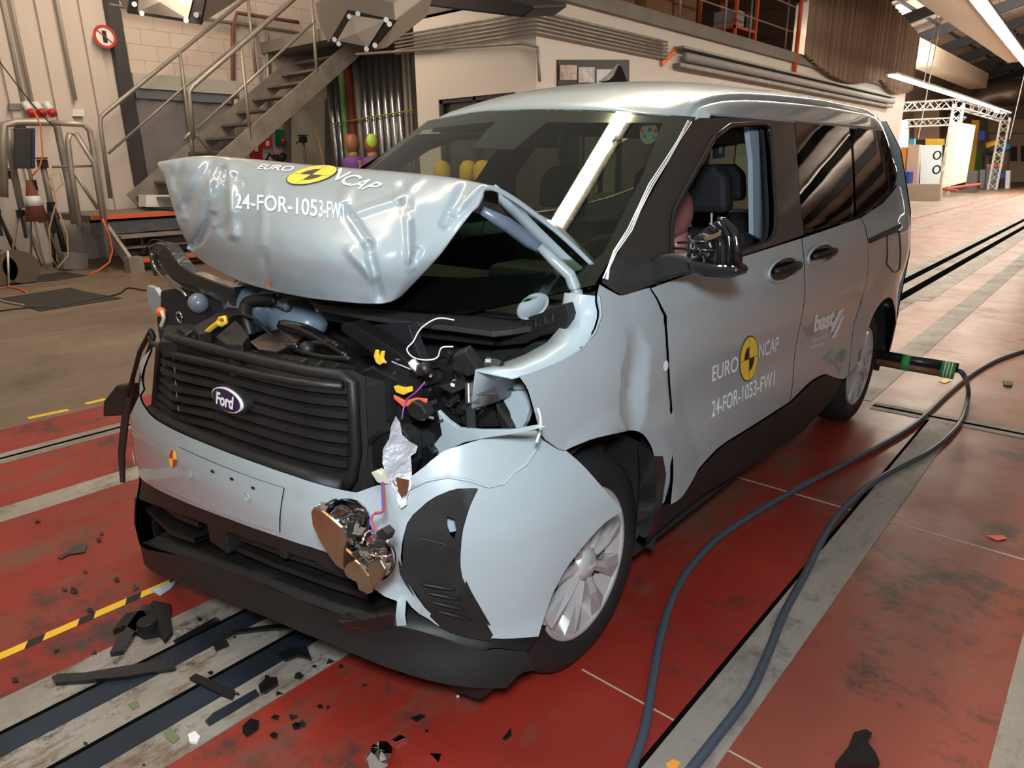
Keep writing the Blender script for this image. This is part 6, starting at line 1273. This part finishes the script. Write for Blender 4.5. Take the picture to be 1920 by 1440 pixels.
for (nm, x0, y0, x1, y1, yy, mt_, d, lab, cat) in [
    ('cabinet', 1703, 271, 1724, 322, 33, M('beige panel', (.60, .50, .42), .6), .4, 'beige upright cabinet panel left of the truss frame', 'cabinet'), ('white_partition', 1684, 225, 1702, 345, 36, M('bright white panel', (.80, .78, .74), .5), .3, 'bright white partition next to the car tail', 'panel'),
    ('orange_locker', 1690, 276, 1700, 320, 33, M('amber paint', (.75, .32, .05), .5), .3, 'narrow amber locker beside the bright white partition', 'locker'), ('blue_bin', 1692, 322, 1706, 345, 32, blue, .6, 'blue plastic bin behind the low kerb wall', 'bin'),
    ('shelf_rack', 1727, 272, 1765, 344, 37, M('pale blue rack', (.52, .58, .60), .5), .3, 'pale blue equipment rack behind the truss frame', 'rack'), ('roller_shutter', 1714, 190, 1760, 262, 40, M('brown shutter', (.20, .13, .09), .6), .2, 'brown roller shutter in the workshop wall', 'shutter'),
    ('tool_cabinet', 1850, 312, 1868, 344, 42, M('grey cabinet', (.16, .17, .19), .5), .6, 'grey wheeled tool cabinet right of the truss frame', 'cabinet'), ('blue_bin', 1870, 323, 1886, 334, 43, blue, .6, 'blue box on the far black trolley', 'bin'),
    ('black_trolley', 1870, 334, 1884, 346, 43, black, .6, 'black trolley under the far blue box', 'trolley'), ('green_board', 1825, 286, 1876, 312, 46, M('green board', (.08, .22, .05), .6), .2, 'green panel behind the robot arm', 'panel'),
    ('yellow_machine', 1822, 225, 1836, 280, 45.2, yellow, .4, 'upright yellow machine right of the whiteboard', 'machine'), ('blue_machine', 1834, 246, 1846, 262, 44, blue, .4, 'small blue motor box above the whiteboard edge', 'machine'), ('white_box', 1886, 320, 1894, 344, 43, white, .4, 'white narrow box beside the far trolley', 'box'),
    ('orange_bench', 1850, 308, 1880, 313, 42.5, orange, .5, 'orange bench top behind the grey tool cabinet', 'bench'), ('yellow_robot', 1735, 260, 1768, 272, 38, yellow, .4, 'yellow robot arm part above the pale rack', 'robot'), ('cyan_box', 1703, 260, 1714, 271, 33.1, M('cyan', (.08, .35, .55), .5), .3, 'cyan box on top of the beige cabinet', 'box'),
    ('toolbox', 1815, 320, 1832, 342, 36.5, M('dark tool box', (.05, .05, .05), .6), .5, 'dark tool box behind the whiteboard foot', 'box'), ('chest', 1838, 318, 1848, 344, 43, M('pale blue chest', (.40, .46, .50), .5), .4, 'pale blue chest inside the right truss post', 'chest')]:
    rect(nm, x0, y0, x1, y1, yy, mt_, d, lab, cat)
ra = empty('robot_arm', PY(1870, 300, 44), 0, 'yellow and grey robot arm with blue tool in front of the end wall', 'robot')
for pts, r, m_ in [([(1850, 275, 44), (1875, 268, 44)], .22, yellow), ([(1850, 285, 44), (1872, 275, 44)], .25, dgrey), ([(1872, 278, 44), (1882, 310, 44)], .14, galv), ([(1850, 350, 44), (1850, 285, 44)], .2, dgrey), ([(1880, 272, 44), (1888, 282, 44)], .25, M('robot blue', (.03, .22, .45), .5))]:
    m = MB(); m.tube([PY(*p) for p in pts], r, 10); m.build('arm_segment', m_, ra, True)
for i, (x, y) in enumerate([(1757, 291), (1756, 318)]):
    p = PY(x, y, 33.6); m = MB(); m.tube([p+Vector((.13*math.cos(a), 0, .16*math.sin(a))) for a in [2*math.pi*k/20 for k in range(20)]], .035, 6, closed=True); tag(m.build('cable_coil', black, None, True), ['upper', 'lower'][i]+' black cable coil hanging on the left truss post', 'cable')
# ================================================================ hoses and debris on the floor round the car
hosem = M('blue-grey hose', (.05, .068, .09), .45, coat=.3)
_HR = .0135
def hz(pts, r=_HR):
    P_ = [PZ(x, y, z) for x, y, z in pts]; Q = []
    for i in range(len(P_)-1):
        a, b_, c, d = P_[max(i-1, 0)], P_[i], P_[i+1], P_[min(i+2, len(P_)-1)]
        for k in range(12): Q.append(cr(a, b_, c, d, k/12))
    Q.append(P_[-1]); return Q
z_ = .0145
hs = empty('rear_hose', PZ(1795, 693, 0), 0, 'blue-grey hose looping from the taped bar behind the rear wheel to the front', 'hose')
m = MB(); m.tube(hz([(1797, 694, .30), (1806, 702, .28), (1814, 722, .14), (1815, 745, .03), (1804, 785, z_), (1778, 818, z_), (1740, 848, z_), (1690, 874, z_), (1640, 903, z_), (1588, 948, z_), (1558, 985, z_), (1532, 1030, z_), (1508, 1080, z_), (1470, 1150, z_), (1440, 1225, z_), (1405, 1300, z_), (1345, 1380, z_), (1290, 1450, z_)]), _HR, 12); m.build('hose_tube', hosem, hs, True)
m = MB(); m.tube(hz([(1925, 656, z_), (1870, 675, z_), (1822, 702, z_), (1775, 740, z_), (1720, 792, z_), (1660, 830, z_), (1600, 862, z_), (1500, 914, z_), (1420, 960, z_), (1345, 1010, z_), (1290, 1070, z_), (1260, 1125, z_), (1240, 1190, z_), (1225, 1270, z_), (1208, 1370, z_), (1180, 1450, z_)]), _HR, 12); tag(m.build('floor_hose', hosem, None, True), 'blue-grey hose running from the right edge to the bottom edge nearest the front wheel', 'hose')
br = empty('taped_bar', PZ(1700, 690, .2), 0, 'black and brown bar with green tape sticking out behind the rear wheel', 'bar')
a, b_ = PZ(1645, 668, .32), PZ(1796, 694, .30); dvec = b_-a
m = MB(); m.cyl(a+Vector((0, 0, .012)), b_+Vector((0, 0, .012)), .028, 14); m.build('black_tube', M('bar black', (.012, .014, .02), .3), br, True); m = MB(); m.cyl(a+Vector((0, 0, -.03)), a+dvec*.97+Vector((0, 0, -.03)), .026, 12); m.build('brown_tube', M('bar brown', (.16, .07, .03), .5), br, True)
for t0, t1 in ((.32, .42), (.80, .97)): m = MB(); m.cyl(a+dvec*t0+Vector((0, 0, -.008)), a+dvec*t1+Vector((0, 0, -.008)), .048, 16); m.build('green_tape', green, br, True)
for t in (.84, .88, .92): m = MB(); m.cyl(a+dvec*t+Vector((0, 0, -.008)), a+dvec*(t+.012)+Vector((0, 0, -.008)), .050, 16); m.build('cable_tie', white, br, True)
def chip(nm, px, mat, lab=None, cat='fragment', grp=None, h=.006, z=0.003, lift=0.):
    P_ = [PZ(x, y, z) for x, y in px]; m = MB(); m.prism([p+Vector((0, 0, lift*(i % 3))) for i, p in enumerate(P_)], (0, 0, h)); o = m.build(nm, mat); tag(o, lab, cat, grp); return o
G = 'small black plastic fragments scattered on the floor'; GL = 'tiny black plastic fragment scattered on the floor around the car front'
for nm, px, mt_, lab, h in [
 ('plastic_shard', [(108, 1046), (150, 1020), (163, 1022), (160, 1036), (128, 1041), (115, 1049)], glossn, 'black arrow-shaped shard on the red floor left of the bumper', .006),
 ('mount_arm', [(208, 1232), (216, 1215), (270, 1140), (292, 1145), (262, 1180), (232, 1228)], glossn, 'long black arm piece pointing down left beside the rails', .03),
 ('broken_mount', [(213, 1190), (238, 1157), (270, 1152), (290, 1133), (322, 1140), (320, 1160), (325, 1190), (310, 1208), (300, 1195), (270, 1200), (235, 1180)], blackp, 'large broken black mount lying beside the left rail', .03),
 ('black_strip', [(98, 1276), (110, 1270), (160, 1268), (325, 1240), (330, 1258), (240, 1275), (165, 1282), (105, 1286)], glossn, 'long black strip lying across the left rail', .025),
 ('black_strip', [(356, 1276), (368, 1268), (442, 1300), (436, 1314), (400, 1300)], blackp, 'short black strip lying across the right rail', .02),
 ('black_strip', [(385, 1355), (400, 1340), (480, 1295), (486, 1305), (430, 1340), (392, 1362)], railm, 'grey-blue strip lying on the concrete near the right rail', .012),
 ('black_strip', [(325, 1205), (405, 1160), (412, 1166), (330, 1210)], glossn, 'thin black strip on the concrete in front of the bumper', .015),
 ('black_strip', [(418, 1188), (500, 1176), (560, 1170), (560, 1178), (480, 1186), (420, 1193)], glossn, 'thin black strip tucked under the bumper lip', .015),
 ('crumpled_part', [(485, 1290), (500, 1276), (520, 1275), (522, 1285), (498, 1302), (488, 1300)], glossn, 'crumpled glossy black part next to the right rail', .02),
 ('bent_shard', [(520, 1230), (545, 1218), (575, 1214), (585, 1240), (560, 1232), (535, 1242)], glossn, 'bent black shard between rail and red floor under the lip', .015),
 ('flake', [(398, 1206), (425, 1202), (430, 1212), (405, 1222)], blackp, 'black flake between the two rails', .008),
 ('diamond_shard', [(455, 1362), (470, 1348), (486, 1352), (484, 1368), (462, 1382), (455, 1374)], glossn, 'rounded black shard on the red floor near the bottom left', .004),
 ('triangle_shard', [(1212-270, 1386), (958, 1365), (959, 1380), (948, 1388)], glossn, 'black triangular shard on the red floor below the bumper corner', .004),
 ('square_shard', [(770, 1346), (790, 1339), (798, 1344), (780, 1354)], glossn, 'black square shard on the red floor below the lip', .003),
 ('black_lump', [(1880, 716), (1898, 718), (1896, 726), (1882, 724)], black, 'black lump on the floor at the right edge', .02),
 ('orange_scrap', [(1848, 1004), (1880, 1004), (1888, 1010), (1870, 1014)], M('red-orange tape', (.75, .12, .06), .5), 'red-orange scrap on the floor at the right', .003),
 ('orange_scrap', [(1248, 1432), (1262, 1424), (1276, 1430), (1270, 1440), (1252, 1444)], M('amber paint', (.75, .32, .05), .5), 'amber scrap on the floor strip at the bottom', .003),
 ('yellow_scrap', [(1760, 714), (1776, 710), (1784, 714), (1770, 719)], yellow, 'yellow scrap on the floor beside the hose', .003),
 ('green_blotch', [(240, 1322), (258, 1314), (262, 1326), (248, 1332)], M('green crumb', (.14, .18, .08), .8), 'green crumb lying between the rails', .006),
 ('green_blotch', [(306, 1372), (322, 1367), (338, 1385), (325, 1395), (310, 1385)], M('green crumb', (.14, .18, .08), .8), 'green crumb lying right of the rails', .006),
 ('pale_scrap', [(283, 1108), (310, 1098), (332, 1090), (320, 1104), (300, 1118)], M('pale scrap', (.45, .52, .58), .5), 'pale bluish scrap beside the yellow and black tape', .01),
 ('bottle_cap', [(353, 1380), (366, 1374), (376, 1384), (370, 1396), (356, 1394)], white, 'small white cap on the floor near the bottom left', .012),
 ('white_dot', [(856, 1304), (861, 1304), (861, 1308), (856, 1308)], white, 'tiny white dot on the red floor below the bumper lip', .004),
 ('large_shard', [(1565, 1440), (1590, 1408), (1600, 1382), (1622, 1376), (1634, 1384), (1625, 1400), (1640, 1420), (1648, 1440)], glossn, 'large glossy black piece cut off by the bottom edge', .03)]:
    chip(nm, px, mt_, lab, 'fragment', None, h*.55)
p = PZ(278, 1178, .04); m = MB(); m.cyl(p, p+Vector((0, 0, .03)), .03, 18); tag(m.build('round_plug', blackp, None, bevel=.003), 'round black plug on top of the large broken mount', 'plug')
p = PZ(712, 1420, .03); b = MB(); rnd = random.Random(4); vs = []
for i in range(7):
    for k in range(10): th = math.pi*i/6; ph = 2*math.pi*k/10; r = .035*(1+.5*(rnd.random()-.5)); vs.append(p+Vector((math.sin(th)*math.cos(ph)*r, math.sin(th)*math.sin(ph)*r, math.cos(th)*r*.8)))
b.add(vs, [(i*10+k, i*10+(k+1) % 10, (i+1)*10+(k+1) % 10, (i+1)*10+k) for i in range(6) for k in range(10)]); tag(b.build('crumpled_foil', chrome, None), 'crumpled chrome reflector piece on the floor at the bottom', 'fragment')
chip('chrome_chip', [(735, 1390), (750, 1381), (762, 1386), (742, 1395)], chrome, 'flat chrome chip beside the crumpled chrome piece'); chip('chrome_chip', [(805, 1415), (828, 1417), (822, 1432)], chrome, 'chrome splinter right of the crumpled chrome piece')
rnd = random.Random(21)
spots = [(70, 978), (190, 1000), (185, 1012), (120, 1105), (138, 1108), (160, 1072), (220, 1087), (255, 1103), (170, 1145), (105, 1220), (178, 1225), (28, 1275), (445, 1302), (500, 1270), (560, 1268), (523, 1301), (557, 1360), (515, 1380), (548, 1345), (600, 1325), (615, 1326), (555, 1362), (567, 1358), (517, 1345), (640, 1250), (755, 1262), (683, 1285), (800, 1372), (375, 1162), (440, 1195), (437, 1268), (270, 1435), (160, 1395), (395, 1262), (620, 1240), (590, 1250)]
for i, (x, y) in enumerate(spots):
    n = rnd.choice([3, 4, 5]); r = rnd.uniform(4, 10) if x < 1000 else rnd.uniform(2, 4); a0 = rnd.uniform(0, 6)
    chip('plastic_fragment', [(x+r*math.cos(a0+2*math.pi*k/n)*rnd.uniform(.6, 1.2), y+.7*r*math.sin(a0+2*math.pi*k/n)*rnd.uniform(.6, 1.2)) for k in range(n)], glossn if i % 2 else black, GL, 'fragment', G, .003)
